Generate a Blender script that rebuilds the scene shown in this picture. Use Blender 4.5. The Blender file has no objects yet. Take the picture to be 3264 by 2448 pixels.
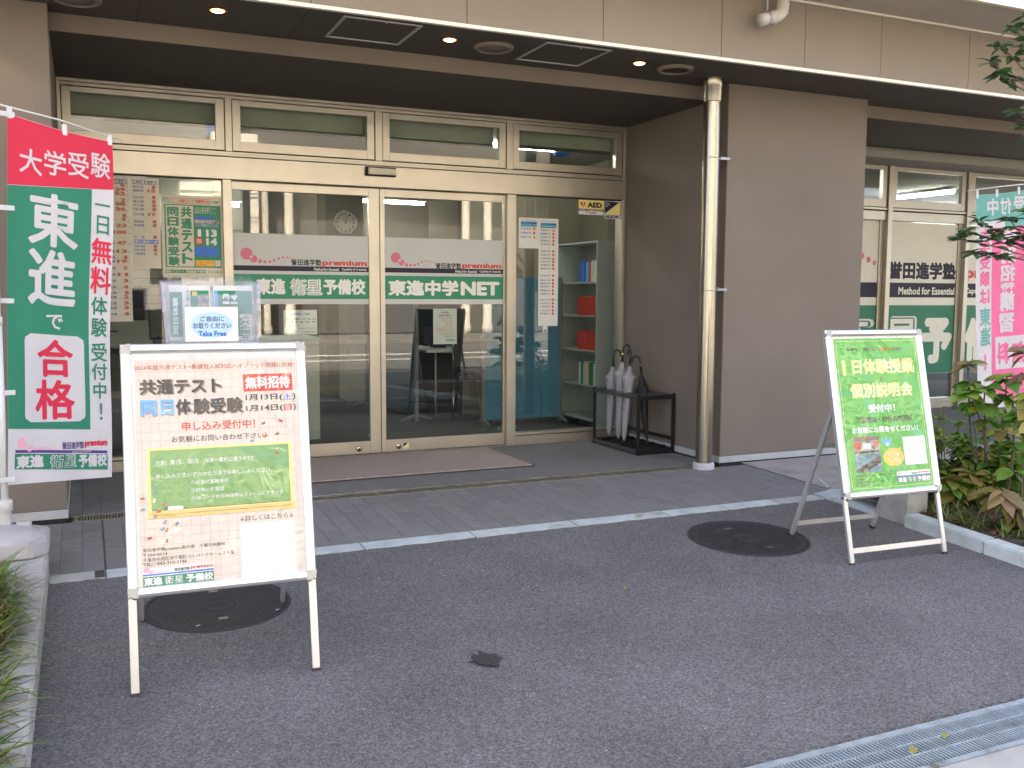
import bpy, bmesh, math, random
from mathutils import Vector, Matrix
import mathutils
random.seed(7)
S = bpy.context.scene
COL = S.collection
R = math.radians

# ------------------------------------------------------------------ camera
cam_d = bpy.data.cameras.new('camera')
cam = bpy.data.objects.new('camera', cam_d); COL.objects.link(cam)
cam_d.sensor_width = 36.0
cam_d.lens = 3007.0/3264*36
cam_d.clip_start = 0.05; cam_d.clip_end = 500
yaw, pit, rol = 0.42467, 0.0952915, -0.0047854
fw = Vector((math.sin(yaw), math.cos(yaw), 0)); rt = Vector((math.cos(yaw), -math.sin(yaw), 0)); up = Vector((0, 0, 1))
f2 = fw*math.cos(pit)-up*math.sin(pit); u2 = up*math.cos(pit)+fw*math.sin(pit)
r3 = rt*math.cos(rol)-u2*math.sin(rol); u3 = u2*math.cos(rol)+rt*math.sin(rol)
M = Matrix((r3, u3, -f2)).transposed().to_4x4(); M.translation = (0, 0, 1.32)
cam.matrix_world = M
S.camera = cam

# ------------------------------------------------------------------ light
SUN_EL, SUN_AZ = 38.0, -22.0     # azimuth measured from +Y (behind the building) towards +X
w = bpy.data.worlds.new('World'); S.world = w; w.use_nodes = True
nt = w.node_tree; bg = nt.nodes['Background']
sky = nt.nodes.new('ShaderNodeTexSky'); sky.sky_type = 'NISHITA'; sky.sun_disc = False
sky.sun_elevation = R(SUN_EL); sky.sun_rotation = R(SUN_AZ)
sky.air_density = .75; sky.dust_density = 5.0; sky.ozone_density = .3
hz = nt.nodes.new('ShaderNodeHueSaturation'); hz.inputs['Saturation'].default_value = .78   # pale winter haze
nt.links.new(sky.outputs[0], hz.inputs['Color']); nt.links.new(hz.outputs[0], bg.inputs[0]); bg.inputs[1].default_value = 0.15
sd = bpy.data.lights.new('sun', 'SUN'); sd.energy = 4.6; sd.angle = R(0.5); sd.color = (1, .94, .84)
so = bpy.data.objects.new('sun', sd); COL.objects.link(so)
sv = Vector((math.sin(R(SUN_AZ))*math.cos(R(SUN_EL)), math.cos(R(SUN_AZ))*math.cos(R(SUN_EL)), math.sin(R(SUN_EL))))
so.rotation_euler = sv.to_track_quat('Z', 'Y').to_euler(); so.location = (0, 30, 30)
S.view_settings.view_transform = 'Standard'; S.view_settings.look = 'None'
S.view_settings.gamma = 1; S.view_settings.use_curve_mapping = False
S.view_settings.exposure = 2.92
try:
    S.cycles.max_bounces = 8; S.cycles.transparent_max_bounces = 16; S.cycles.caustics_reflective = False
    S.cycles.caustics_refractive = False; S.cycles.sample_clamp_indirect = 8
except Exception: pass

# ------------------------------------------------------------------ materials
def nd(t, k, **kw):
    n = t.nodes.new(k)
    for a, b in kw.items():
        if hasattr(n, a): setattr(n, a, b)
    return n
def mat(name, col, rough=.6, metal=0, var=0, vscale=3, bump=0, bscale=200, rnd=0, spec=.5, vcol=None, detail=4, stretch=None, aniso=0, trans=0, coat=0, second=None):
    """procedural material: base colour, large-scale tone variation, per-object variation, fine relief"""
    m = bpy.data.materials.new(name); m.use_nodes = True; t = m.node_tree; b = t.nodes['Principled BSDF']
    b.inputs['Roughness'].default_value = rough; b.inputs['Metallic'].default_value = metal
    b.inputs['Specular IOR Level'].default_value = spec
    if coat: b.inputs['Coat Weight'].default_value = coat; b.inputs['Coat Roughness'].default_value = .15
    c4 = (*col, 1); b.inputs['Base Color'].default_value = c4
    tc = nd(t, 'ShaderNodeTexCoord'); mp = nd(t, 'ShaderNodeMapping'); t.links.new(tc.outputs['Object'], mp.inputs[0])
    if stretch: mp.inputs['Scale'].default_value = stretch
    src = None
    if var:
        n = nd(t, 'ShaderNodeTexNoise'); n.inputs['Scale'].default_value = vscale; n.inputs['Detail'].default_value = detail
        t.links.new(mp.outputs[0], n.inputs[0])
        mr = nd(t, 'ShaderNodeMapRange'); mr.inputs[1].default_value = .3; mr.inputs[2].default_value = .7
        t.links.new(n.outputs[0], mr.inputs[0])
        mx = nd(t, 'ShaderNodeMix', data_type='RGBA'); t.links.new(mr.outputs[0], mx.inputs[0])
        a = tuple(max(0, c*(1-var)) for c in col); d = vcol or tuple(min(1, c*(1+var)) for c in col)
        mx.inputs[6].default_value = (*a, 1); mx.inputs[7].default_value = (*d, 1); src = mx.outputs[2]
    if second:   # (colour, scale, threshold, softness) blotches / specks
        c2, sc, th, sf = second
        n = nd(t, 'ShaderNodeTexNoise'); n.inputs['Scale'].default_value = sc; n.inputs['Detail'].default_value = 3
        t.links.new(mp.outputs[0], n.inputs[0])
        mr = nd(t, 'ShaderNodeMapRange'); mr.inputs[1].default_value = th; mr.inputs[2].default_value = th+sf
        t.links.new(n.outputs[0], mr.inputs[0])
        mx = nd(t, 'ShaderNodeMix', data_type='RGBA'); t.links.new(mr.outputs[0], mx.inputs[0])
        if src: t.links.new(src, mx.inputs[6])
        else: mx.inputs[6].default_value = c4
        mx.inputs[7].default_value = (*c2, 1); src = mx.outputs[2]
    if rnd:
        oi = nd(t, 'ShaderNodeObjectInfo'); hs = nd(t, 'ShaderNodeHueSaturation')
        mr = nd(t, 'ShaderNodeMapRange'); mr.inputs[3].default_value = 1-rnd; mr.inputs[4].default_value = 1+rnd
        t.links.new(oi.outputs['Random'], mr.inputs[0]); t.links.new(mr.outputs[0], hs.inputs['Value'])
        if src: t.links.new(src, hs.inputs['Color'])
        else: hs.inputs['Color'].default_value = c4
        src = hs.outputs[0]
    if src: t.links.new(src, b.inputs['Base Color'])
    if bump:
        n = nd(t, 'ShaderNodeTexNoise'); n.inputs['Scale'].default_value = bscale; n.inputs['Detail'].default_value = 3
        t.links.new(mp.outputs[0], n.inputs[0])
        bp = nd(t, 'ShaderNodeBump'); bp.inputs['Strength'].default_value = bump; bp.inputs['Distance'].default_value = .004
        t.links.new(n.outputs[0], bp.inputs['Height']); t.links.new(bp.outputs[0], b.inputs['Normal'])
    return m
def emit(name, col, k):
    m = bpy.data.materials.new(name); m.use_nodes = True; t = m.node_tree; b = t.nodes['Principled BSDF']
    b.inputs['Base Color'].default_value = (*col, 1); b.inputs['Emission Color'].default_value = (*col, 1); b.inputs['Emission Strength'].default_value = k
    return m
def glass(name, tint, ior, rough=0.0, wrinkle=0, wscale=6, haze=0, hcol=(.8, .85, 1), stretch=None, wdist=.02):
    m = bpy.data.materials.new(name); m.use_nodes = True; t = m.node_tree; t.nodes.clear()
    o = nd(t, 'ShaderNodeOutputMaterial'); tr = nd(t, 'ShaderNodeBsdfTransparent'); tr.inputs[0].default_value = (*tint, 1)
    g = nd(t, 'ShaderNodeBsdfGlossy'); g.inputs['Roughness'].default_value = rough
    fr = nd(t, 'ShaderNodeFresnel'); fr.inputs[0].default_value = ior
    mx = nd(t, 'ShaderNodeMixShader'); gmn = nd(t, 'ShaderNodeNewGeometry')
    inv = nd(t, 'ShaderNodeMath', operation='SUBTRACT'); inv.inputs[0].default_value = 1; t.links.new(gmn.outputs['Backfacing'], inv.inputs[1])
    fm = nd(t, 'ShaderNodeMath', operation='MULTIPLY'); t.links.new(fr.outputs[0], fm.inputs[0]); t.links.new(inv.outputs[0], fm.inputs[1]); t.links.new(fm.outputs[0], mx.inputs[0])
    last = tr.outputs[0]
    if haze:
        df = nd(t, 'ShaderNodeBsdfDiffuse'); df.inputs[0].default_value = (*hcol, 1)
        m2 = nd(t, 'ShaderNodeMixShader'); m2.inputs[0].default_value = haze
        t.links.new(tr.outputs[0], m2.inputs[1]); t.links.new(df.outputs[0], m2.inputs[2]); last = m2.outputs[0]
    t.links.new(last, mx.inputs[1]); t.links.new(g.outputs[0], mx.inputs[2]); t.links.new(mx.outputs[0], o.inputs[0])
    if wrinkle:
        tc = nd(t, 'ShaderNodeTexCoord'); mp = nd(t, 'ShaderNodeMapping'); t.links.new(tc.outputs['Object'], mp.inputs[0])
        if stretch: mp.inputs['Scale'].default_value = stretch
        n = nd(t, 'ShaderNodeTexNoise'); n.inputs['Scale'].default_value = wscale; n.inputs['Detail'].default_value = 2; n.inputs['Distortion'].default_value = 1.2
        t.links.new(mp.outputs[0], n.inputs[0])
        b = nd(t, 'ShaderNodeBump'); b.inputs['Strength'].default_value = wrinkle; b.inputs['Distance'].default_value = wdist
        t.links.new(n.outputs[0], b.inputs['Height']); t.links.new(b.outputs[0], g.inputs['Normal']); t.links.new(b.outputs[0], fr.inputs['Normal'])
    return m

def asphalt():
    m = bpy.data.materials.new('asphalt'); m.use_nodes = True; t = m.node_tree; b = t.nodes['Principled BSDF']
    tc = nd(t, 'ShaderNodeTexCoord')
    v = nd(t, 'ShaderNodeTexVoronoi'); v.inputs['Scale'].default_value = 150; t.links.new(tc.outputs['Object'], v.inputs[0])
    v2 = nd(t, 'ShaderNodeTexVoronoi'); v2.inputs['Scale'].default_value = 62; t.links.new(tc.outputs['Object'], v2.inputs[0])
    n = nd(t, 'ShaderNodeTexNoise'); n.inputs['Scale'].default_value = 1.6; n.inputs['Detail'].default_value = 6; t.links.new(tc.outputs['Object'], n.inputs[0])
    n3 = nd(t, 'ShaderNodeTexNoise'); n3.inputs['Scale'].default_value = 90; n3.inputs['Detail'].default_value = 3; t.links.new(tc.outputs['Object'], n3.inputs[0])
    rp = nd(t, 'ShaderNodeValToRGB'); e = rp.color_ramp.elements
    e[0].position = .0; e[0].color = (.076, .0715, .072, 1); e[1].position = 1; e[1].color = (.225, .211, .213, 1)
    sp = nd(t, 'ShaderNodeSeparateColor'); t.links.new(v.outputs['Color'], sp.inputs[0])
    mm = nd(t, 'ShaderNodeMath', operation='MULTIPLY'); t.links.new(sp.outputs[0], mm.inputs[0]); t.links.new(n3.outputs[0], mm.inputs[1])
    m3 = nd(t, 'ShaderNodeMath', operation='MULTIPLY'); m3.inputs[1].default_value = 1.5; t.links.new(mm.outputs[0], m3.inputs[0])
    t.links.new(m3.outputs[0], rp.inputs[0])
    # rare pale chips
    sp2 = nd(t, 'ShaderNodeSeparateColor'); t.links.new(v2.outputs['Color'], sp2.inputs[0])
    gt = nd(t, 'ShaderNodeMath', operation='GREATER_THAN'); gt.inputs[1].default_value = .988; t.links.new(sp2.outputs[1], gt.inputs[0])
    lt = nd(t, 'ShaderNodeMath', operation='LESS_THAN'); lt.inputs[1].default_value = .26; t.links.new(v2.outputs['Distance'], lt.inputs[0])
    an = nd(t, 'ShaderNodeMath', operation='MULTIPLY'); t.links.new(gt.outputs[0], an.inputs[0]); t.links.new(lt.outputs[0], an.inputs[1])
    mx = nd(t, 'ShaderNodeMix', data_type='RGBA'); t.links.new(an.outputs[0], mx.inputs[0]); t.links.new(rp.outputs[0], mx.inputs[6]); mx.inputs[7].default_value = (.36, .35, .34, 1)
    mr = nd(t, 'ShaderNodeMapRange'); mr.inputs[1].default_value = .3; mr.inputs[2].default_value = .7; mr.inputs[3].default_value = .84; mr.inputs[4].default_value = 1.12
    t.links.new(n.outputs[0], mr.inputs[0])
    hs = nd(t, 'ShaderNodeHueSaturation'); t.links.new(mr.outputs[0], hs.inputs['Value']); t.links.new(mx.outputs[2], hs.inputs['Color'])
    t.links.new(hs.outputs[0], b.inputs['Base Color'])
    b.inputs['Roughness'].default_value = .82; b.inputs['Specular IOR Level'].default_value = .35
    bp = nd(t, 'ShaderNodeBump'); bp.inputs['Strength'].default_value = .75; bp.inputs['Distance'].default_value = .003
    t.links.new(v.outputs['Distance'], bp.inputs['Height']); bp.invert = True; t.links.new(bp.outputs[0], b.inputs['Normal'])
    return m

def leafmat(name, cols, rough=.45):
    m = bpy.data.materials.new(name); m.use_nodes = True; t = m.node_tree; b = t.nodes['Principled BSDF']
    oi = nd(t, 'ShaderNodeObjectInfo'); gm = nd(t, 'ShaderNodeNewGeometry')
    tc = nd(t, 'ShaderNodeTexCoord'); n = nd(t, 'ShaderNodeTexNoise'); n.inputs['Scale'].default_value = 14; t.links.new(tc.outputs['Object'], n.inputs[0])
    ad = nd(t, 'ShaderNodeMath', operation='ADD'); t.links.new(oi.outputs['Random'], ad.inputs[0]); t.links.new(gm.outputs['Random Per Island'], ad.inputs[1])
    a2 = nd(t, 'ShaderNodeMath', operation='MULTIPLY_ADD'); a2.inputs[1].default_value = .5; t.links.new(n.outputs[0], a2.inputs[0]); t.links.new(ad.outputs[0], a2.inputs[2])
    fr = nd(t, 'ShaderNodeMath', operation='FRACT'); t.links.new(a2.outputs[0], fr.inputs[0])
    rp = nd(t, 'ShaderNodeValToRGB'); rp.color_ramp.interpolation = 'LINEAR'
    e = rp.color_ramp.elements
    for i, c in enumerate(cols):
        p = i/(len(cols)-1)
        if i == 0: e[0].position = 0; e[0].color = (*c, 1)
        elif i == len(cols)-1: e[-1].position = 1; e[-1].color = (*c, 1)
        else:
            x = e.new(p); x.color = (*c, 1)
    t.links.new(fr.outputs[0], rp.inputs[0]); t.links.new(rp.outputs[0], b.inputs['Base Color'])
    b.inputs['Roughness'].default_value = rough
    wv = nd(t, 'ShaderNodeTexWave'); wv.inputs['Scale'].default_value = 20; wv.inputs['Distortion'].default_value = 2; t.links.new(tc.outputs['Object'], wv.inputs[0])
    bp = nd(t, 'ShaderNodeBump'); bp.inputs['Strength'].default_value = .25; bp.inputs['Distance'].default_value = .003; t.links.new(wv.outputs[0], bp.inputs['Height']); t.links.new(bp.outputs[0], b.inputs['Normal'])
    tl = nd(t, 'ShaderNodeBsdfTranslucent'); t.links.new(rp.outputs[0], tl.inputs[0])
    ms = nd(t, 'ShaderNodeMixShader'); ms.inputs[0].default_value = .22; o = t.nodes['Material Output']
    t.links.new(b.outputs[0], ms.inputs[1]); t.links.new(tl.outputs[0], ms.inputs[2]); t.links.new(ms.outputs[0], o.inputs[0])
    return m

MT = dict(
 stucco=mat('stucco_wall', (.205, .172, .145), .9, var=.07, vscale=1.6, bump=.35, bscale=260),
 fascia=mat('fascia_board', (.29, .245, .205), .85, var=.07, vscale=1.2, bump=.3, bscale=260, second=((.272, .229, .192), 1.1, .56, .3)),
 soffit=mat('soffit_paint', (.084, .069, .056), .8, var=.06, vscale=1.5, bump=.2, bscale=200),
 eave=mat('eave_paint', (.55, .51, .45), .75, var=.06, vscale=1.0, bump=.15),
 trim=mat('trim_metal', (.88, .84, .74), .4, metal=.15, var=.05),
 bronze=mat('aluminium_champagne', (.46, .425, .365), .36, metal=.72, var=.06, vscale=5, stretch=(1, 1, 1), bump=.03, bscale=40),
 dark=mat('dark_gap', (.02, .019, .018), .8, bump=.1),
 gasket=mat('rubber_gasket', (.015, .015, .014), .6, bump=.1),
 basew=mat('plinth_paint', (.50, .50, .52), .8, var=.1, vscale=8, bump=.2),
 kerb=mat('kerb_stone', (.46, .50, .50), .85, var=.16, vscale=9, bump=.5, bscale=120, rnd=.06, second=((.30, .27, .22), 7, .6, .15)),
 concrete=mat('concrete', (.40, .385, .36), .9, var=.14, vscale=6, bump=.5, bscale=150, rnd=.07, second=((.22, .20, .18), 4.5, .6, .2)),
 tile=mat('paver_tile', (.19, .18, .18), .72, var=.09, vscale=14, bump=.3, bscale=160, rnd=.075),
 grout=mat('tile_grout', (.20, .195, .19), .95, var=.2, vscale=5, bump=.3),
 joint=mat('expansion_joint', (.06, .056, .05), .9, bump=.3),
 apron=mat('stone_ramp', (.37, .33, .30), .8, var=.12, vscale=4, bump=.35, bscale=120, second=((.27, .24, .22), 3, .55, .2)),
 asphalt=asphalt(),
 steel=mat('brushed_steel', (.40, .37, .31), .27, metal=1, var=.1, vscale=18, stretch=(6, 6, .35), bump=.05, bscale=90),
 galv=mat('galvanised_steel', (.42, .47, .52), .48, metal=.55, var=.18, vscale=20, bump=.15, rnd=.08, second=((.2, .19, .17), 9, .62, .12)),
 drain=mat('drain_steel', (.30, .275, .23), .5, metal=.6, var=.25, vscale=12, bump=.2),
 iron=mat('cast_iron', (.028, .028, .032), .6, metal=.1, var=.15, vscale=14, bump=.3, bscale=180),
 alu=mat('sign_aluminium', (.78, .78, .80), .28, metal=.75, var=.04, bump=.03),
 alud=mat('sign_aluminium_leg', (.56, .56, .57), .36, metal=.55, var=.05, bump=.03),
 chrome=mat('chrome', (.42, .42, .41), .18, metal=1, bump=.02),
 blackp=mat('black_plastic', (.012, .012, .013), .35, bump=.05),
 blacks=mat('black_painted_steel', (.014, .014, .017), .38, metal=.2, var=.2, bump=.05),
 greys=mat('grey_steel_rail', (.10, .11, .12), .4, metal=.5, var=.1, bump=.05),
 white=mat('white_print', (.78, .78, .77), .55, var=.02, bump=.02),
 paper=mat('paper_white', (.74, .74, .70), .6, var=.04, vscale=6, bump=.05),
 papery=mat('paper_ivory', (.66, .63, .50), .6, var=.05, vscale=6, bump=.05),
 kraft=mat('poster_cream', (.72, .63, .55), .55, var=.03, vscale=20, bump=.04),
 gridl=mat('poster_grid_line', (.60, .42, .37), .55, bump=.03),
 ink=mat('ink_dark', (.04, .032, .028), .5, bump=.03),
 inkb=mat('ink_black', (.015, .014, .016), .5, bump=.03),
 shadow_ink=mat('ink_shadow_grey', (.34, .29, .26), .5, bump=.03),
 red=mat('print_red', (.62, .045, .03), .5, bump=.03),
 rust=mat('print_brick_red', (.50, .11, .06), .5, bump=.03),
 crim=mat('flag_crimson', (.66, .020, .062), .7, var=.04, vscale=4, bump=.15, bscale=900),
 flagg=mat('flag_green', (.022, .215, .125), .7, var=.05, vscale=4, bump=.15, bscale=900),
 flagw=mat('flag_white', (.62, .59, .61), .75, var=.04, vscale=3, bump=.15, bscale=900),
 flagt=mat('flag_teal', (.14, .40, .36), .7, var=.05, vscale=4, bump=.15, bscale=900),
 flagp=mat('flag_pink', (.80, .15, .32), .7, var=.05, vscale=4, bump=.15, bscale=900),
 strap=mat('flag_loop_tape', (.68, .68, .70), .7, bump=.1),
 green=mat('print_green', (.018, .235, .125), .5, var=.03, bump=.03),
 greenb=mat('window_green', (.012, .17, .095), .5, var=.04, bump=.03),
 lgreen=mat('chalkboard_green', (.20, .39, .12), .5, var=.03, bump=.03),
 pgreen=mat('poster_lime_green', (.085, .44, .05), .5, var=.05, vscale=5, bump=.03),
 gold=mat('print_gold', (.78, .56, .18), .5, var=.05, bump=.03),
 yellow=mat('print_yellow', (.88, .76, .25), .5, var=.05, bump=.03),
 paley=mat('print_pale_yellow', (.80, .84, .42), .5, var=.05, vscale=9, bump=.03),
 orange=mat('print_orange', (.85, .50, .04), .5, bump=.03),
 blue=mat('print_blue', (.03, .16, .62), .5, bump=.03),
 sky=mat('print_sky_blue', (.12, .42, .78), .5, bump=.03),
 pblue=mat('print_pale_blue', (.48, .68, .76), .5, var=.06, vscale=20, bump=.03),
 navy=mat('print_navy', (.007, .005, .026), .6, bump=.03),
 purple=mat('print_purple', (.07, .02, .22), .5, bump=.03),
 pink=mat('print_rose', (.60, .15, .24), .5, bump=.03),
 lpink=mat('print_pale_rose', (.80, .42, .52), .5, bump=.03),
 frost=mat('window_film_grey', (.54, .56, .56), .6, var=.03, bump=.03),
 frostw=mat('window_film_ivory', (.76, .76, .68), .6, var=.03, bump=.03),
 listblue=mat('print_list_blue', (.09, .16, .38), .5, bump=.03),
 brown=mat('print_brown', (.22, .13, .08), .5, bump=.03),
 photo1=mat('print_photo_grey', (.30, .27, .26), .5, var=.7, vscale=30, bump=.03, vcol=(.62, .55, .5)),
 photo2=mat('print_photo_blue', (.12, .22, .30), .5, var=.5, vscale=20, bump=.03, vcol=(.25, .45, .52)),
 mat_=mat('entrance_mat', (.36, .295, .265), .95, var=.2, vscale=60, bump=1.0, bscale=140, stretch=(1, 1.8, 1)),
 matedge=mat('mat_rubber_edge', (.04, .032, .03), .8, bump=.2),
 grass=leafmat('liriope_blade', ((.035, .08, .012), (.07, .15, .02), (.13, .24, .035), (.22, .25, .06), (.24, .14, .07), (.06, .12, .02)), .4),
 leafd=leafmat('tree_leaf', ((.03, .09, .035), (.045, .13, .045), (.07, .16, .055), (.12, .21, .07)), .32),
 leafh=leafmat('shrub_leaf', ((.07, .19, .03), (.11, .26, .035), (.20, .33, .045), (.32, .36, .06)), .45),
 leafr=leafmat('reddish_leaf', ((.24, .24, .06), (.30, .20, .09), (.24, .13, .09), (.14, .19, .05)), .5),
 leafy=leafmat('yellowing_leaf', ((.34, .33, .07), (.38, .28, .10), (.22, .28, .05), (.38, .38, .12)), .5),
 twig=mat('twig_bark', (.16, .125, .095), .9, var=.2, vscale=30, bump=.4),
 stemg=mat('green_stem', (.10, .13, .04), .6, bump=.1),
 soil=mat('planter_soil', (.060, .038, .026), .95, var=.5, vscale=30, bump=1.0, bscale=70),
 litter=leafmat('leaf_litter', ((.14, .07, .035), (.20, .11, .05), (.09, .045, .03)), .8),
 capgrey=mat('cap_plastic', (.36, .36, .37), .3, metal=.3, bump=.03),
 pvc=mat('white_plastic', (.60, .58, .56), .5, var=.05, vscale=12, bump=.08),
 stonebase=mat('flag_base_plastic', (.46, .43, .43), .65, var=.09, vscale=12, bump=.25),
 pole=mat('white_pole', (.70, .72, .72), .35, bump=.03),
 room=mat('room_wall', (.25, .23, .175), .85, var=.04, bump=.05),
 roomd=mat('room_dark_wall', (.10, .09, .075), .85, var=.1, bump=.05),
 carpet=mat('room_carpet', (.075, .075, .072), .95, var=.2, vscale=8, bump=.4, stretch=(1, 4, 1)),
 rceil=mat('room_ceiling', (.36, .35, .31), .85, bump=.05),
 shadedscreen=mat('partition_blue_shaded', (.022, .075, .12), .8, var=.05, bump=.1),  # darker copy of the partition blue, room shade put into the colour
 standm=mat('screen_stand', (.20, .22, .22), .5, metal=.2, bump=.05),
 pblue2=mat('partition_blue', (.07, .24, .38), .8, var=.05, bump=.1),
 cream=mat('office_cabinet', (.42, .44, .40), .5, var=.03, bump=.03),
 shelfm=mat('shelf_steel', (.40, .45, .43), .45, var=.04, bump=.03),
 blindm=mat('roller_blind', (.42, .43, .36), .85, var=.08, vscale=4, bump=.1),
 blinddark=mat('blind_bar', (.08, .08, .07), .7, bump=.1),
 lamp=emit('fluorescent_tube', (1, .96, .86), 11),
 down=emit('downlight_bulb', (1, .50, .20), 3.2), glow=emit('downlight_reflector_glow', (1, .26, .06), .35),  # reflector emits faint orange in place of light caught from the bulb
 clockf=mat('clock_face', (.62, .60, .52), .4, bump=.02),
 road=mat('road_surface', (.17, .155, .13), .9, var=.1, vscale=.7, bump=.3),
 pavem=mat('sidewalk_paving', (.20, .18, .15), .9, var=.1, vscale=1.5, bump=.3),
 ypave=mat('tactile_yellow', (.60, .42, .10), .8, bump=.3),
 wline=mat('road_paint', (.72, .70, .62), .7, bump=.1),
 oppw=mat('opposite_white_stone', (.66, .60, .48), .8, var=.05, vscale=.6, bump=.1),
 oppg=mat('opposite_grey_wall', (.26, .24, .20), .85, var=.1, vscale=.5, bump=.1),
 oppd=mat('opposite_dark_glass', (.02, .022, .02), .3, bump=.02),
 gndm=mat('ground_dirt', (.14, .13, .11), .95, var=.2, vscale=.3, bump=.3),
 glass=glass('window_glass', (.91, .94, .92), 1.95),
 cover=glass('poster_cover', (.96, .96, .97), 1.6, .04, wrinkle=.9, wscale=4, wdist=.03),
 cover2=glass('poster_cover_loose', (.95, .96, .95), 1.75, .03, wrinkle=1.0, wscale=2.6, wdist=.06),
 clear=glass('clear_plastic', (.93, .94, .98), 1.45, .08, wrinkle=.3, wscale=14, haze=.13, hcol=(.72, .76, .92)),
 brolly=glass('umbrella_vinyl', (.86, .86, .90), 1.5, .15, wrinkle=1.0, wscale=30, haze=.45, hcol=(.58, .58, .64), stretch=(1, 1, .25)),
 film=glass('cellophane', (.97, .97, .95), 1.5, .06, wrinkle=1.0, wscale=40, haze=.10, hcol=(.8, .8, .75), stretch=(1, 1, .12)),
 brollyb=mat('umbrella_black_cloth', (.010, .010, .014), .6, bump=.3, bscale=60),
)

# ------------------------------------------------------------------ helpers
def link(name, me, m=None, parent=None, loc=None, rot=None):
    o = bpy.data.objects.new(name, me); COL.objects.link(o)
    if m is not None and me is not None and not me.materials: me.materials.append(m)
    if parent: o.parent = parent
    if loc: o.location = loc
    if rot: o.rotation_euler = rot
    return o
def thing(name, label, cat, loc=(0, 0, 0), rot=None, group=None, kind=None):
    o = link(name, None, None, None, loc, rot)
    if label: o['label'] = label
    if cat: o['category'] = cat
    if group: o['group'] = group
    if kind: o['kind'] = kind
    return o
def tag(o, label, cat, group=None, kind=None):
    if label: o['label'] = label
    if cat: o['category'] = cat
    if group: o['group'] = group
    if kind: o['kind'] = kind
    return o
def bmobj(name, bm, m, parent=None, smooth=False, **k):
    me = bpy.data.meshes.new(name); bm.to_mesh(me); bm.free()
    if smooth:
        for p in me.polygons: p.use_smooth = True
    return link(name, me, m, parent, **k)
def abox(bm, x0, x1, y0, y1, z0, z1):
    vs = [bm.verts.new((x, y, z)) for x in (x0, x1) for y in (y0, y1) for z in (z0, z1)]
    for f in ((0, 1, 3, 2), (4, 6, 7, 5), (0, 4, 5, 1), (2, 3, 7, 6), (0, 2, 6, 4), (1, 5, 7, 3)): bm.faces.new([vs[i] for i in f])
    return vs
def box(name, x0, x1, y0, y1, z0, z1, m, parent=None, bev=.002, seg=2):
    bm = bmesh.new(); abox(bm, min(x0, x1), max(x0, x1), min(y0, y1), max(y0, y1), min(z0, z1), max(z0, z1))
    if bev: bmesh.ops.bevel(bm, geom=list(bm.edges), offset=bev, segments=seg, affect='EDGES', profile=.6)
    bmesh.ops.recalc_face_normals(bm, faces=bm.faces)
    return bmobj(name, bm, m, parent)
def beam(bm, p, q, wx, wy, roll=None):
    """rectangular bar between two points"""
    p, q = Vector(p), Vector(q); d = (q-p).normalized()
    a = Vector(roll) if roll else (Vector((0, 1, 0)) if abs(d.y) < .9 else Vector((0, 0, 1)))
    s = d.cross(a).normalized(); t = s.cross(d).normalized()
    vs = []
    for e in (p, q):
        for i, j in ((-1, -1), (1, -1), (1, 1), (-1, 1)): vs.append(bm.verts.new(e+s*i*wx/2+t*j*wy/2))
    for f in ((3, 2, 1, 0), (4, 5, 6, 7), (0, 1, 5, 4), (1, 2, 6, 5), (2, 3, 7, 6), (3, 0, 4, 7)): bm.faces.new([vs[i] for i in f])
def bar(name, p, q, wx, wy, m, parent=None, roll=None, bev=.0015):
    bm = bmesh.new(); beam(bm, p, q, wx, wy, roll)
    if bev: bmesh.ops.bevel(bm, geom=list(bm.edges), offset=bev, segments=2, affect='EDGES')
    return bmobj(name, bm, m, parent)
def tubebm(bm, pts, r, n=10, cap=True):
    pts = [Vector(p) for p in pts]; rs = r if isinstance(r, (list, tuple)) else [r]*len(pts)
    prev = None; rings = []
    for i, p in enumerate(pts):
        d = (pts[min(i+1, len(pts)-1)]-pts[max(i-1, 0)]).normalized()
        if prev is None: a = Vector((0, 0, 1)) if abs(d.z) < .9 else Vector((1, 0, 0)); s = d.cross(a).normalized()
        else: s = (prev-d*prev.dot(d)).normalized()
        prev = s; t = d.cross(s)
        rings.append([bm.verts.new(p+(s*math.cos(2*math.pi*k/n)+t*math.sin(2*math.pi*k/n))*rs[i]) for k in range(n)])
    for a, b in zip(rings, rings[1:]):
        for k in range(n): bm.faces.new((a[k], a[(k+1) % n], b[(k+1) % n], b[k]))
    if cap: bm.faces.new(rings[0][::-1]); bm.faces.new(rings[-1])
def tube(name, pts, r, m, parent=None, n=12):
    bm = bmesh.new(); tubebm(bm, pts, r, n); bmesh.ops.recalc_face_normals(bm, faces=bm.faces)
    return bmobj(name, bm, m, parent, smooth=True)
def lathe(name, prof, m, parent=None, n=32, loc=None, cap=True, smooth=True):
    bm = bmesh.new(); rings = []
    for r, z in prof: rings.append([bm.verts.new((r*math.cos(2*math.pi*k/n), r*math.sin(2*math.pi*k/n), z)) for k in range(n)])
    for a, b in zip(rings, rings[1:]):
        for k in range(n): bm.faces.new((a[k], a[(k+1) % n], b[(k+1) % n], b[k]))
    if cap:
        if prof[0][0] > 1e-5: bm.faces.new(rings[0][::-1])
        if prof[-1][0] > 1e-5: bm.faces.new(rings[-1])
    bmesh.ops.recalc_face_normals(bm, faces=bm.faces)
    o = bmobj(name, bm, m, parent, smooth=smooth, loc=loc)
    return o
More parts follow.
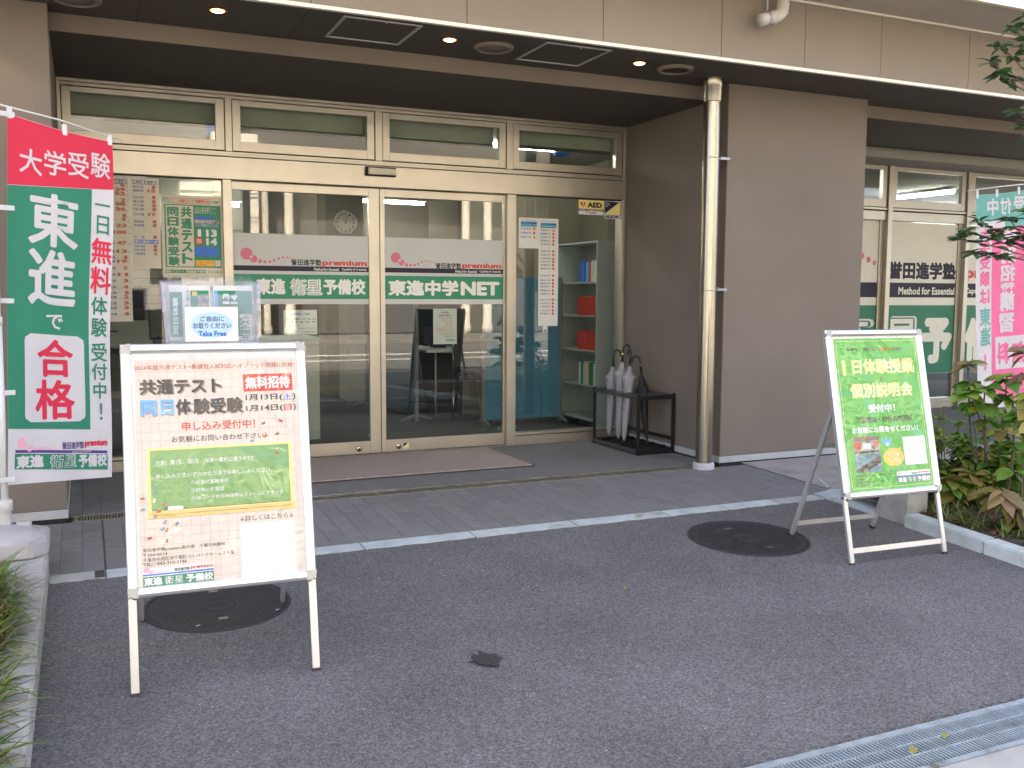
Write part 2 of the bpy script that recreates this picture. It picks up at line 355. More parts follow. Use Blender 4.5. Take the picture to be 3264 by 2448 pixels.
def poly(name, pts, m, parent=None, z=0, th=0, loc=None):
    """flat polygon (or thin slab) in local xy"""
    bm = bmesh.new(); vs = [bm.verts.new((p[0], p[1], z)) for p in pts]; f = bm.faces.new(vs)
    f.normal_update()
    if f.normal.z < 0: f.normal_flip()
    if th:
        r = bmesh.ops.extrude_face_region(bm, geom=[f])
        for v in r['geom']:
            if isinstance(v, bmesh.types.BMVert): v.co.z -= th
        bmesh.ops.recalc_face_normals(bm, faces=bm.faces)
    return bmobj(name, bm, m, parent, loc=loc)
def rect(name, x0, x1, y0, y1, m, parent=None, z=0, th=0): return poly(name, ((x0, y0), (x1, y0), (x1, y1), (x0, y1)), m, parent, z, th)
def disc(name, cx, cy, rx, ry, m, parent=None, z=0, n=28, th=0):
    return poly(name, [(cx+rx*math.cos(2*math.pi*k/n), cy+ry*math.sin(2*math.pi*k/n)) for k in range(n)], m, parent, z, th)
def rrect(name, x0, x1, y0, y1, r, m, parent=None, z=0, th=0):
    p = []
    for cx, cy, a in ((x1-r, y1-r, 0), (x0+r, y1-r, 90), (x0+r, y0+r, 180), (x1-r, y0+r, 270)):
        for k in range(7): p.append((cx+r*math.cos(R(a+k*15)), cy+r*math.sin(R(a+k*15))))
    return poly(name, p, m, parent, z, th)
_tc = {}
def textmesh(s, bold0):
    k = (s, bold0); bold = 0
    if k in _tc: return _tc[k]
    c = bpy.data.curves.new('lettering', 'FONT'); c.body = s; c.size = 1; c.offset = bold; c.resolution_u = 2; c.space_line = 1.0
    o = bpy.data.objects.new('lettering', c); COL.objects.link(o)
    dg = bpy.context.evaluated_depsgraph_get(); dg.update()
    me = bpy.data.meshes.new_from_object(o.evaluated_get(dg))
    vs = [v.co.copy() for v in me.vertices]; fs = [tuple(p.vertices) for p in me.polygons]
    bpy.data.objects.remove(o); bpy.data.curves.remove(c); bpy.data.meshes.remove(me)
    if bold0 > .004:   # heavier weights: the thin outline repeated round a small circle
        q = bold0; nb = 8 if bold0 > .014 else 4; V0 = list(vs); F0 = list(fs); vs = []; fs = []
        for i in range(nb+1):
            dx, dy = (0, 0) if i == nb else (q*math.cos(i*2*math.pi/nb), q*math.sin(i*2*math.pi/nb))
            base = len(vs); vs += [Vector((v.x+dx, v.y+dy, i*.00002)) for v in V0]; fs += [tuple(a+base for a in f) for f in F0]
    _tc[k] = (vs, fs); return _tc[k]
def text(s, x0, x1, y0, y1, m, parent, z=.0012, bold=.012, rot=0, mirror=False, fn=None, slant=0):
    vs, fs = textmesh(s, bold)
    if not vs: return None
    pts = [Vector(v) for v in vs]
    if rot:
        c_, s_ = math.cos(R(rot)), math.sin(R(rot)); pts = [Vector((p.x*c_-p.y*s_, p.x*s_+p.y*c_, p.z)) for p in pts]
    ax, bx_ = min(p.x for p in pts), max(p.x for p in pts); ay, by = min(p.y for p in pts), max(p.y for p in pts)
    out = []
    for p in pts:
        u = (p.x-ax)/max(bx_-ax, 1e-6); v = (p.y-ay)/max(by-ay, 1e-6)
        if mirror: u = 1-u
        x, y = x0+u*(x1-x0), y0+v*(y1-y0)
        x += slant*(y-y0)
        out.append(fn(x, y, z+p.z) if fn else (x, y, z+p.z))
    me = bpy.data.meshes.new('lettering'); me.from_pydata([tuple(p) for p in out], [], fs)
    return link('lettering', me, m, parent)
def gz(y): return 0.0 if y >= 6.05 else -.045*(6.05-y)

# ------------------------------------------------------------------ ground (structure)
def sheet(name, pts, m, parent=None, kind='structure'):
    bm = bmesh.new(); vs = [bm.verts.new(p) for p in pts]; f = bm.faces.new(vs); f.normal_update()
    if f.normal.z < 0: f.normal_flip()
    o = bmobj(name, bm, m, parent)
    if kind and not parent: o['kind'] = kind
    return o
sheet('ground', [(-150, -150, -.62), (150, -150, -.62), (150, 150, -.62), (-150, 150, -.62)], MT['gndm'])
# asphalt forecourt: gentle slope, slightly uneven
bm = bmesh.new()
NX, NY = 60, 30; X0, X1, Y0, Y1 = -.21, 4.56, 2.285, 4.86
gr = [[None]*(NX+1) for _ in range(NY+1)]
for j in range(NY+1):
    for i in range(NX+1):
        x = X0+(X1-X0)*i/NX; y = Y0+(Y1-Y0)*j/NY
        e = min(i, NX-i, j, NY-j)/3
        d = mathutils.noise.noise(Vector((x*.9, y*.9, 0)))*.006*min(1, e)
        gr[j][i] = bm.verts.new((x, y, gz(y)+d))
for j in range(NY):
    for i in range(NX): bm.faces.new((gr[j][i], gr[j][i+1], gr[j+1][i+1], gr[j+1][i]))
o = bmobj('asphalt_forecourt', bm, MT['asphalt'], smooth=True); o['kind'] = 'structure'

# tiled porch floor: sub-base, tiles as parts
tf = thing('tiled_floor', None, None, kind='structure')
def slab(name, x0, x1, y0, y1, dz, th, m, parent):
    bm = bmesh.new(); vs = []
    for x in (x0, x1):
        for y in (y0, y1):
            for z in (gz(y)+dz-th, gz(y)+dz): vs.append(bm.verts.new((x, y, z)))
    for f in ((0, 1, 3, 2), (4, 6, 7, 5), (0, 4, 5, 1), (2, 3, 7, 6), (0, 2, 6, 4), (1, 5, 7, 3)): bm.faces.new([vs[i] for i in f])
    bmesh.ops.recalc_face_normals(bm, faces=bm.faces)
    return bmobj(name, bm, m, parent)
slab('grout_bed', -1.3, 4.79, 4.965, 5.918, -.0035, .1, MT['grout'], tf)
slab('grout_bed', -.13, 4.47, 6.052, 7.44, -.0035, .1, MT['grout'], tf)
slab('expansion_joint', .046, .056, 4.965, 5.915, .0002, .02, MT['joint'], tf)
PX = .1035
def tile_mesh(w_, l_):
    bm = bmesh.new(); abox(bm, 0, w_, 0, l_, -.02, 0)
    top = [e for e in bm.edges if all(v.co.z > -.001 for v in e.verts)]
    bmesh.ops.bevel(bm, geom=top, offset=.0022, segments=1, affect='EDGES')
    bmesh.ops.recalc_face_normals(bm, faces=bm.faces)
    me = bpy.data.meshes.new('tile'); bm.to_mesh(me); bm.free(); me.materials.append(MT['tile']); return me
def lay(xa, xb, ya, yb, sloped, limit, L=.2):
    out = []
    n0 = math.ceil((xa-.05)/PX-1e-6); k = n0
    while .05+k*PX < xb-.01:
        x = .05+k*PX; x2 = min(x+PX, xb)
        off = (0, .5, .25, .75)[k % 4]*L if sloped else (k % 2)*.5*L
        y = yb+off
        while y > ya+.004:
            a, b = max(y-L, ya), min(y, yb)
            if b-a > .02: out.append((x, x2, a, b))
            y -= L
        k += 1
    return out
tiles = lay(-.05-PX*10, 4.775, 4.97, 5.915, True, 0)
inner = lay(-.1, 4.46, 6.057, 7.43, False, 0)
def key(t): return math.hypot((t[0]+t[1])/2, (t[2]+t[3])/2)
tiles.sort(key=lambda t: (t[0] < -.22 or t[0] > 4.7, key(t))); alltiles = [(t, True) for t in tiles]+[(t, False) for t in sorted(inner, key=key)]
cache = {}
vis = [a for a in alltiles if a[0][0] > -.3][:300]; visset = set(a[0] for a in vis)
for t, sl in vis:
    x, x2, a, b = t; g = .003
    kk = (round(x2-x-g, 3), round(b-a-g, 3))
    if kk not in cache: cache[kk] = tile_mesh(*kk)
    o = link('tile', cache[kk], None, tf, loc=(x+g/2, a+g/2, gz(a)+random.uniform(-.0007, .0007)))
    if sl: o.rotation_euler = (math.atan(.045), 0, 0)
bm = bmesh.new()
for t, sl in alltiles:
    if t in visset: continue
    x, x2, a, b = t; g = .0015; h = random.uniform(-.0006, .0006)
    vs = [bm.verts.new((px_, py_, gz(py_)+h)) for px_, py_ in ((x+g, a+g), (x2-g, a+g), (x2-g, b-g), (x+g, b-g))]; bm.faces.new(vs)
o = bmobj('floor_tiles', bm, MT['tile'], tf); o['kind'] = 'stuff'
# linear drain in the porch floor
dr = thing('slot_drain', 'narrow dark slotted drain channel crossing the tiled porch floor', 'drain', (0, 0, 0))
box('channel', -.11, 4.22, 5.935, 6.04, -.09, -.05, MT['dark'], dr, 0)
for y0, y1 in ((5.918, 5.932), (6.038, 6.052)): box('edge_rail', -.112, 4.225, y0, y1, -.03, gz(y0)+.001, MT['drain'], dr, .0015)
bm = bmesh.new(); x = -.10
while x < 4.21:
    big = abs((x+.1) % .6) < .016
    abox(bm, x, x+(.016 if big else .0072), 5.933, 6.037, -.03, -.002); x += .0165
o = bmobj('slot_bars', bm, MT['drain'], dr); o['kind'] = 'stuff'

# edging stones between tiles and asphalt
ks = thing('edging_strip', None, None, kind='structure')
jx = [-.2, .05, .68, 1.33, 1.976, 2.63, 3.277, 3.729, 4.146, 4.52]
for i, (a, b) in enumerate(zip(jx, jx[1:])):
    bm = bmesh.new(); n = 14; yb_, yt_ = 4.855, 4.968
    top = []; bot = []
    for k in range(n+1):
        xx = a+.003+(b-a-.006)*k/n; yy = yb_-.006+random.uniform(-.006, .006)
        bot.append(bm.verts.new((xx, yy, gz(yy)+.003))); top.append(bm.verts.new((xx, yt_, gz(yt_)+.003)))
    lo = [bm.verts.new((v.co.x, v.co.y, v.co.z-.02)) for v in bot]
    for k in range(n): bm.faces.new((bot[k], bot[k+1], top[k+1], top[k])); bm.faces.new((lo[k], lo[k+1], bot[k+1], bot[k]))
    for k in range(n): pass
    bmobj('edging_stone', bm, MT['concrete'] if i in (0, 8) else MT['kerb'], ks)
slab('mortar_bed', -.2, 4.54, 4.84, 4.968, -.002, .06, MT['joint'], ks)
slab('dark_patch', .0, .045, 4.86, 4.968, .004, .01, MT['joint'], ks)

# stone ramp right of the porch, and its white corner slab
o = sheet('stone_ramp', [(4.68, 5.958, .0018), (12.5, 5.958, .0018), (12.5, 5.05, -.0425), (4.76, 5.05, -.0425)], MT['apron'])
sheet('stone_landing', [(5.855, 5.955, 0), (12.5, 5.955, 0), (12.5, 8.1, 0), (5.855, 8.1, 0)], mat('landing_stone', (.17, .155, .145), .85, var=.1, vscale=3, bump=.3))
cs = thing('corner_slab', None, None, kind='structure')
poly('slab', ((4.54, 4.972), (12.5, 4.972), (12.5, 5.05), (4.762, 5.05)), MT['kerb'], cs, z=-.0405, th=.05)
slab('slab', 4.532, 4.748, 4.402, 4.969, .014, .06, MT['kerb'], cs); slab('slab', 4.752, 12.5, 4.864, 4.969, .014, .06, MT['kerb'], cs)

# left kerb and bed
lk = thing('left_kerb', None, None, kind='structure')
yy = 4.85
while yy > .2:
    b = yy; a = yy-.39; bm = bmesh.new(); x0, x1 = -.36, -.2
    vs = []
    for x in (x0, x1):
        for y in (a+.0025, b-.0025):
            for z in (gz(y)-.1, gz(y)+.135): vs.append(bm.verts.new((x, y, z)))
    for f in ((0, 1, 3, 2), (4, 6, 7, 5), (0, 4, 5, 1), (2, 3, 7, 6), (0, 2, 6, 4), (1, 5, 7, 3)): bm.faces.new([vs[i] for i in f])
    bmesh.ops.bevel(bm, geom=list(bm.edges), offset=.012, segments=3, affect='EDGES'); bmesh.ops.recalc_face_normals(bm, faces=bm.faces)
    bmobj('kerb_stone', bm, MT['concrete'], lk, smooth=False); yy = a
box('kerb_end', -1.4, -.2, 4.85, 5.0, gz(4.9)-.05, .085, MT['concrete'], lk, .01)
sheet('left_planting_bed', [(-2.5, 0, -.17), (-.35, 0, -.17), (-.35, 4.86, .045), (-2.5, 4.86, .045)], MT['soil'])
# right kerb and bed
rk = thing('right_kerb', None, None, kind='structure')
yy = 4.17
first = True
while yy > .3:
    b = yy; a = yy-(.56 if first else .6); first = False
    bm = bmesh.new(); vs = []
    for x in (4.515, 4.625):
        for y in (a+.0025, b-.0025):
            for z in (gz(y)-.1, gz(y)+.078): vs.append(bm.verts.new((x, y, z)))
    for f in ((0, 1, 3, 2), (4, 6, 7, 5), (0, 4, 5, 1), (2, 3, 7, 6), (0, 2, 6, 4), (1, 5, 7, 3)): bm.faces.new([vs[i] for i in f])
    bmesh.ops.bevel(bm, geom=list(bm.edges), offset=.008, segments=2, affect='EDGES'); bmesh.ops.recalc_face_normals(bm, faces=bm.faces)
    bmobj('kerb_stone', bm, MT['kerb'], rk); yy = a
def conc(name, x0, x1, y0, y1, z0, z1): o = box(name, x0, x1, y0, y1, z0, z1, MT['concrete'], None, .008); return o
pw = thing('planter_wall', 'low grey concrete wall enclosing the corner of the right flower bed', 'wall')
box('wall_block', 4.548, 4.72, 4.176, 4.398, -.12, .20, MT['concrete'], pw, .008)
box('wall_block', 4.75, 4.87, 4.402, 4.74, -.12, .15, MT['concrete'], pw, .008)
box('wall_block', 4.75, 9.5, 4.742, 4.86, -.12, .15, MT['concrete'], pw, .008)
sheet('right_planting_bed', [(4.62, 0, -.18), (9.5, 0, -.18), (9.5, 4.75, .01), (4.62, 4.75, .01)], MT['soil'])

# grating at the bottom right, running along the street edge
gt = thing('street_grating', 'galvanised steel grating set between asphalt and concrete beside the street', 'grating', (0, 0, 0))
def rel(y, dz=0): return -.169+dz
for (a, b) in ((2.262, 2.288), (2.062, 2.082)):
    slab('edge_frame', -.19, 5.2, a, b, .006, .06, MT['galv'], gt)
gm_ = bmesh.new(); abox(gm_, 0, .0062, 2.083, 2.261, -.03, 0)
gme = bpy.data.meshes.new('grating_bar'); gm_.to_mesh(gme); gm_.free(); gme.materials.append(MT['galv'])
x = 1.70; cnt = 0
while x < 4.2 and cnt < 190:
    o = link('grating_bar', gme, None, gt, loc=(x, 0, -.170+.001*math.sin(x*7))); x += .0155; cnt += 1
for y in (2.142, 2.203): slab('cross_rod', 1.68, 4.3, y-.0035, y+.0035, .006, .01, MT['galv'], gt)
slab('rest_panel', -.19, 1.68, 2.083, 2.261, .002, .01, MT['galv'], gt)
slab('pit', -.19, 5.2, 2.083, 2.261, -.09, .02, MT['dark'], gt)
o = slab('concrete_strip', -.3, 5.2, 1.86, 2.06, .001, .2, MT['concrete'], None); o['kind'] = 'structure'
sheet('sidewalk', [(-60, -3.4, -.27), (60, -3.4, -.27), (60, 1.86, -.188), (-60, 1.86, -.188)], MT['pavem'])
o = box('tactile_strip', -60, 60, -.16, .14, -.30, -.208, MT['ypave'], None, 0); o['kind'] = 'structure'
o = box('street_kerb', -60, 60, -3.56, -3.4, -.5, -.262, MT['oppw'], None, 0); o['kind'] = 'structure'
sheet('road', [(-60, -17, -.42), (60, -17, -.42), (60, -3.56, -.40), (-60, -3.56, -.40)], MT['road'])
for y in (-8.9, -10.9):
    o = box('lane_line', -60, 60, y, y+.15, -.45, -.396, MT['wline'], None, 0); o['kind'] = 'structure'
o = box('far_sidewalk', -60, 60, -20.5, -17, -.6, -.26, MT['pavem'], None, 0); o['kind'] = 'structure'

# ------------------------------------------------------------------ the school building
B = thing('shop_building', 'brown rendered building with recessed glazed entrance and overhanging soffit', 'building')
YP = 5.96
def wallbox(n, x0, x1, y0, y1, z0, z1, m='stucco', bev=.004): return box(n, x0, x1, y0, y1, z0, z1, MT[m], B, bev, 1)
wallbox('left_pillar', -9, -.13, YP, 7.9, 0.062, 2.905)
wallbox('pillar', 4.475, 5.857, YP, 7.56, 0.062, 2.905)
box('plinth', -9, -.128, YP-.002, 7.9, .012, .062, MT['basew'], B, .002)
box('plinth', 4.471, 5.859, YP-.002, 7.46, .012, .062, MT['basew'], B, .002)
box('plinth_gap', -9, -.135, YP+.004, 7.9, -.05, .012, MT['dark'], B, 0)
box('plinth_gap', 4.478, 5.85, YP+.004, 7.46, -.05, .012, MT['dark'], B, 0)
# soffit boards with joints, beam and inner soffit
jx2 = [-9, -4.5, -2.0, .335, 1.21, 3.05, 4.37, 6.2, 8.0, 10, 14]
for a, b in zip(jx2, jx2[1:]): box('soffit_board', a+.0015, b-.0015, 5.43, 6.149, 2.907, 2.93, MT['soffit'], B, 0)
box('ceiling_beam', -.13, 4.475, 6.149, 6.9, 2.806, 2.93, MT['stucco'], B, .003)
box('ceiling_beam', 5.857, 14, 6.149, 6.9, 2.806, 2.93, MT['stucco'], B, .003)
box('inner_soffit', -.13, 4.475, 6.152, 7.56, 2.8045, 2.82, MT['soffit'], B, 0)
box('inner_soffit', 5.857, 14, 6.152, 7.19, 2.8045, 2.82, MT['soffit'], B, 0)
box('window_head', 5.857, 14, 7.19, 8.2, 2.86, 3.0, MT['soffit'], B, 0)
box('window_head', 5.857, 14, 7.93, 8.2, 2.805, 2.86, MT['stucco'], B, 0)
# fascia panels
fj = [-9, -6, -3.4, -1.5, -.65, .28, 1.211, 2.145, 3.078, 3.997, 4.715, 5.432, 6.342, 7.27, 8.2, 9.5, 12, 14]
for a, b in zip(fj, fj[1:]): box('fascia_panel', a+.002, b-.002, 5.42, 5.45, 2.922, 3.385, MT['fascia'], B, .0015)
box('fascia_backing', -9, 14, 5.451, 5.6, 2.93, 3.39, MT['dark'], B, 0)
box('drip_edge', -9, 14, 5.400, 5.432, 2.899, 2.921, MT['trim'], B, .002)
box('eave_trim', -9, 14, 5.398, 5.418, 3.365, 3.379, MT['trim'], B, .002)
for a, b in ((-9, -3.2), (-3.196, .5), (.504, 4.96), (4.964, 8.6), (8.604, 14)): box('eave_soffit', a, b, 5.244, 5.46, 3.38, 3.41, MT['eave'], B, .002)
for a, b in ((-9, -3.2), (-3.196, .5), (.504, 4.96), (4.964, 8.6), (8.604, 14)): box('eave_soffit', a, b, 4.89, 5.238, 3.372, 3.41, MT['eave'], B, .002)
box('eave_edge', -9, 14, 4.85, 4.888, 3.365, 3.60, MT['trim'], B, .004)
box('eave_roof', -9, 14, 4.89, 5.6, 3.415, 3.60, MT['eave'], B, 0)
# upper storeys
box('upper_wall', -9, 14, 5.6, 15, 3.39, 9.2, MT['fascia'], B, 0)
for fl in (4.4, 7.0):
    for k in range(9):
        x0 = -7.6+k*2.4
        w_ = box('window', x0, x0+1.5, 5.57, 5.602, fl, fl+1.3, MT['bronze'], B, .01); box('pane', x0+.07, x0+1.43, 5.564, 5.575, fl+.07, fl+1.23, MT['oppd'], w_, 0)
# eave drain elbow
ep = thing('drain_elbow', 'white plastic drain elbow hanging under the eave', 'pipe')
tube('pipe', [(4.425, 5.31, 3.40), (4.42, 5.31, 3.30), (4.405, 5.30, 3.245), (4.37, 5.295, 3.212), (4.32, 5.29, 3.193), (4.21, 5.285, 3.158)], .042, MT['pvc'], ep, 20)
tube('collar', [(4.335, 5.291, 3.198), (4.315, 5.289, 3.192)], .047, MT['pvc'], ep, 20)
tube('hanger', [(4.27, 5.29, 3.39), (4.27, 5.29, 3.22)], .006, MT['galv'], ep, 8)
lathe('clamp', [(.047, -.006), (.05, -.006), (.05, .006), (.047, .006)], MT['galv'], ep, loc=(4.27, 5.288, 3.178), cap=False).rotation_euler = (0, R(75), 0)

# entrance glazing -------------------------------------------------------
YG = 7.47
BZ = MT['bronze']
def W(name, x0, x1, z0, z1, y0, y1, m=BZ, parent=None, bev=.0025): return box(name, x0, x1, y0, y1, z0, z1, m, parent or B, bev)
# fixed outer frame (front face about 7.40)
W('frame_head', -.128, 4.473, 2.785, 2.806, 7.42, 7.56)
W('frame_head', -.128, 4.473, 2.760, 2.783, 7.435, 7.56)
W('frame_jamb', -.128, -.104, .0, 2.783, 7.42, 7.56); W('frame_jamb', 4.444, 4.473, .0, 2.783, 7.42, 7.56)
W('transom_rail', -.103, 4.443, 2.335, 2.352, 7.425, 7.56)
W('transom_rail', -.103, 4.443, 2.352, 2.372, 7.44, 7.56)
W('header', -.103, 4.443, 2.165, 2.328, 7.415, 7.56)
W('header_shadow', -.103, 4.443, 2.328, 2.336, 7.45, 7.55, MT['gasket'], bev=0)
for a, b in ((1.003, 1.051), (2.157, 2.215), (3.302, 3.359)): W('mullion', a, b, 2.372, 2.76, 7.43, 7.56)
def awning(x0, x1, z0, z1, gx0, gx1, g0, g1, Y=7.44):
    w_ = box('transom_window', x0+.005, gx0, Y, Y+.05, z0+.005, z1-.005, BZ, B, .002)
    box('sash_stile', gx1, x1-.005, Y, Y+.05, z0+.005, z1-.005, BZ, w_, .002)
    box('sash_rail', gx0+.0005, gx1-.0005, Y+.001, Y+.05, z0+.005, g0, BZ, w_, .002)
    box('sash_rail', gx0+.0005, gx1-.0005, Y+.001, Y+.05, g1, z1-.005, BZ, w_, .002)
    box('pane', gx0-.003, gx1+.003, Y+.024, Y+.030, g0-.003, g1+.003, MT['glass'], w_, 0)
    box('gap', x0-.001, x1+.001, Y+.035, Y+.04, z0-.001, z1+.001, MT['gasket'], w_, 0).hide_render = False
    for hx in (.3, .75): box('hinge', x0+(x1-x0)*hx-.02, x0+(x1-x0)*hx+.02, Y-.006, Y+.0, z0-.003, z0+.004, MT['gasket'], w_, 0)
    return w_
def gapframe(x0, x1, z0, z1, gx0, gx1, g0, g1, Y, parent):
    bm = bmesh.new(); t_ = .006
    for a in ((x0, x0+t_, z0, z1), (x1-t_, x1, z0, z1), (x0+t_, x1-t_, z0, z0+t_), (x0+t_, x1-t_, z1-t_, z1)): abox(bm, a[0], a[1], Y+.012, Y+.05, a[2], a[3])
    bmobj('gasket', bm, MT['gasket'], parent)
def awn(x0, x1, z0, z1, gx0, gx1, g0, g1, Y=7.44):
    w_ = box('transom_window', x0+.005, gx0, Y, Y+.05, z0+.005, z1-.005, BZ, B, .002)
    box('sash_stile', gx1, x1-.005, Y, Y+.05, z0+.005, z1-.005, BZ, w_, .002)
    box('sash_rail', gx0+.0005, gx1-.0005, Y+.001, Y+.05, z0+.005, g0, BZ, w_, .002)
    box('sash_rail', gx0+.0005, gx1-.0005, Y+.001, Y+.05, g1, z1-.005, BZ, w_, .002)
    box('pane', gx0-.003, gx1+.003, Y+.024, Y+.030, g0-.003, g1+.003, MT['glass'], w_, 0)
    gapframe(x0, x1, z0, z1, gx0, gx1, g0, g1, Y, w_)
    for hx in (.28, .77): box('hinge', x0+(x1-x0)*hx-.02, x0+(x1-x0)*hx+.02, Y-.007, Y-.001, z0-.004, z0+.003, MT['gasket'], w_, 0)
awn(-.102, 1.002, 2.375, 2.779-.02, -.042, .935, 2.451, 2.720-.001)
awn(1.052, 2.156, 2.375, 2.759, 1.116, 2.092, 2.449, 2.715)
awn(2.216, 3.301, 2.375, 2.759, 2.277, 3.238, 2.447, 2.711)
awn(3.36, 4.442, 2.375, 2.759, 3.423, 4.370, 2.443, 2.706)
# fixed side lights
def sidelight(x0, x1, gx0, gx1, g0, g1):
    f = W('fixed_window', x0, gx0, 0, 2.163, 7.43, 7.54); W('jamb', gx1, x1, 0, 2.163, 7.43, 7.54, BZ, f)
    W('sill', gx0+.0005, gx1-.0005, 0, .078, 7.425, 7.54, BZ, f); W('sill', gx0+.0005, gx1-.0005, .085, g0, 7.437, 7.54, BZ, f)
    W('sill_groove', gx0, gx1, .078, .085, 7.45, 7.53, MT['gasket'], f, 0)
    box('pane', gx0-.002, gx1+.002, 7.471, 7.477, g0-.002, g1, MT['glass'], f, 0)
    W('gasket', gx0, gx1, g1-.004, g1+.004, 7.445, 7.47, MT['gasket'], f, 0)
    return f
sidelight(-.103, 1.036, -.06, .974, .107, 2.164)
sidelight(3.312, 4.443, 3.394, 4.4375, .107, 2.160)
# sliding doors
def door(x0, x1, gx0, gx1, lock, Y=7.475):
    d = box('sliding_door', x0, gx0, Y, Y+.035, .008, 2.158, BZ, B, .002)
    box('door_stile', gx1, x1, Y, Y+.035, .008, 2.158, BZ, d, .002)
    box('door_rail', gx0+.0005, gx1-.0005, Y+.001, Y+.035, .008, .108, BZ, d, .002); box('door_rail', gx0+.0005, gx1-.0005, Y+.001, Y+.035, 2.096, 2.158, BZ, d, .002)
    box('pane', gx0-.002, gx1+.002, Y+.014, Y+.020, .106, 2.098, MT['glass'], d, 0)
    lk_ = lathe('door_lock', [(.0, .006), (.014, .006), (.021, .004), (.024, 0)], MT['steel'], d, 24); lk_.location = (lock, Y-.0005, .05); lk_.rotation_euler = (R(90), 0, 0)
    l2 = lathe('keyhole', [(.0, .008), (.007, .008), (.0075, .004)], MT['dark'], d, 12); l2.location = (lock, Y-.001, .05); l2.rotation_euler = (R(90), 0, 0)
    return d
d1 = door(1.040, 2.196, 1.046, 2.108, 2.010)
box('edge_seal', 2.197, 2.201, 7.478, 7.5, .01, 2.155, MT['gasket'], d1, 0)
d2 = door(2.202, 3.311, 2.241, 3.298-.004, 2.347)
d3 = rect('sticker', 2.385, 2.433, .025, .08, MT['white'], d2); d3.rotation_euler = (R(90), 0, 0); d3.location = (0, 7.4735, 0)
a_ = poly('sticker', ((2.387, .078), (2.431, .078), (2.387, .042)), MT['navy'], d2, z=.0006); a_.rotation_euler = (R(90), 0, 0); a_.location = (0, 7.4735, 0)
a_ = poly('sticker', ((2.431, .076), (2.431, .041), (2.389, .041)), MT['yellow'], d2, z=.0006); a_.rotation_euler = (R(90), 0, 0); a_.location = (0, 7.4735, 0)
a_ = text('ALSOK', 2.389, 2.430, .028, .037, MT['navy'], d2, z=.0006); a_.rotation_euler = (R(90), 0, 0); a_.location = (0, 7.4735, 0)
box('threshold', -.1, 4.44, 7.43, 7.56, -.02, .004, MT['drain'], B, 0)
# door motion sensor
ms = thing('door_sensor', 'cream motion sensor box on the metal header above the doors', 'sensor')
box('case', 2.065, 2.31, 7.375, 7.4145, 2.248, 2.318, MT['dark'], ms, .004); box('cover', 2.078, 2.308, 7.352, 7.3745, 2.256, 2.306, MT['papery'], ms, .006)

# ------------------------------------------------------------------ vinyl films on the doors
def plane_root(parent, Y, name=None, label=None, cat=None, group=None):
    """empty-like plate whose local x,y are world X,Z"""
    pass
def logo_dots(P, pts, z, m):
    for i, (x, y, r) in enumerate(pts): disc('dot', x, y, r, r, m, P, z=z+.0001*i)
def film(d, x0, x1, kind):
    F = rect('vinyl_film', x0, x1, 1.231, 1.774, MT['frost'], d); F.rotation_euler = (R(90), 0, 0); F.location = (0, 7.4865, 0)
    o = 1.045 if kind == 1 else 2.241
    rect('film_stripe', x0, x1, 1.489, 1.528, MT['navy'], F, z=.0004); rect('film_stripe', x0, x1, 1.272, 1.463, MT['green'], F, z=.0004)
    k = 1.0 if kind == 1 else .985
    dots = [(.102, 1.617, .046), (.155, 1.578, .028), (.202, 1.561, .0155), (.239, 1.558, .0125), (.276, 1.560, .0115), (.310, 1.570, .0105), (.343, 1.585, .010), (.378, 1.594, .009), (.412, 1.594, .0075), (.438, 1.589, .006), (.460, 1.581, .005), (.478, 1.570, .0045)]
    if kind == 2: dots = [(x*.93+.0, y-.007, r*.92) for x, y, r in dots]
    logo_dots(F, [(o+(x-.0)*1.0, y, r) for x, y, r in dots], .0005, MT['pink'])
    disc('dot', o+.135*(1 if kind == 1 else .93), 1.594-(0 if kind == 1 else .007), .014, .010, MT['lpink'], F, z=.0022)
    if kind == 1:
        text('誉田進学塾', 1.484, 1.722, 1.534, 1.584, MT['inkb'], F, bold=.028); text('premium', 1.730, 2.092, 1.524, 1.580, MT['red'], F, bold=.045)
        text('Method for Essential', 1.664, 1.862, 1.495, 1.518, MT['white'], F, bold=.02); text('Capability & Creativity', 1.885, 2.090, 1.495, 1.518, MT['white'], F, bold=.02)
        text('東進', 1.215, 1.437, 1.306, 1.432, MT['white'], F, z=.001, bold=.045)
        text('衛星', 1.470, 1.728, 1.298, 1.434, MT['white'], F, z=.001, bold=.06); text('衛星', 1.470, 1.712, 1.306, 1.432, MT['green'], F, z=.0016, bold=.035); text('衛星', 1.474, 1.707, 1.311, 1.428, MT['white'], F, z=.0022, bold=.008)
        text('予備校', 1.735, 2.080, 1.306, 1.432, MT['white'], F, z=.001, bold=.045)
    else:
        text('誉田進学塾', 2.680, 2.908, 1.528, 1.576, MT['inkb'], F, bold=.028); text('premium', 2.918, 3.276, 1.522, 1.578, MT['red'], F, bold=.045)
        text('Method for Essential', 2.856, 3.052, 1.495, 1.518, MT['white'], F, bold=.02); text('Capability & Creativity', 3.075, 3.275, 1.495, 1.518, MT['white'], F, bold=.02)
        text('東進中学', 2.270, 2.885, 1.300, 1.430, MT['white'], F, z=.001, bold=.045); text('NET', 2.905, 3.262, 1.304, 1.422, MT['white'], F, z=.001, bold=.05)
film(d1, 1.047, 2.107, 1); film(d2, 2.242, 3.293, 2)
for (dx, dz) in ((2.10, .155), (3.262, .15), (3.42, .15)):
    c_ = disc('safety_dot', dx, dz, .012, .012, MT['green'], d1 if dx < 2.2 else d2, z=0); c_.rotation_euler = (R(90), 0, 0); c_.location = (0, 7.486, 0)

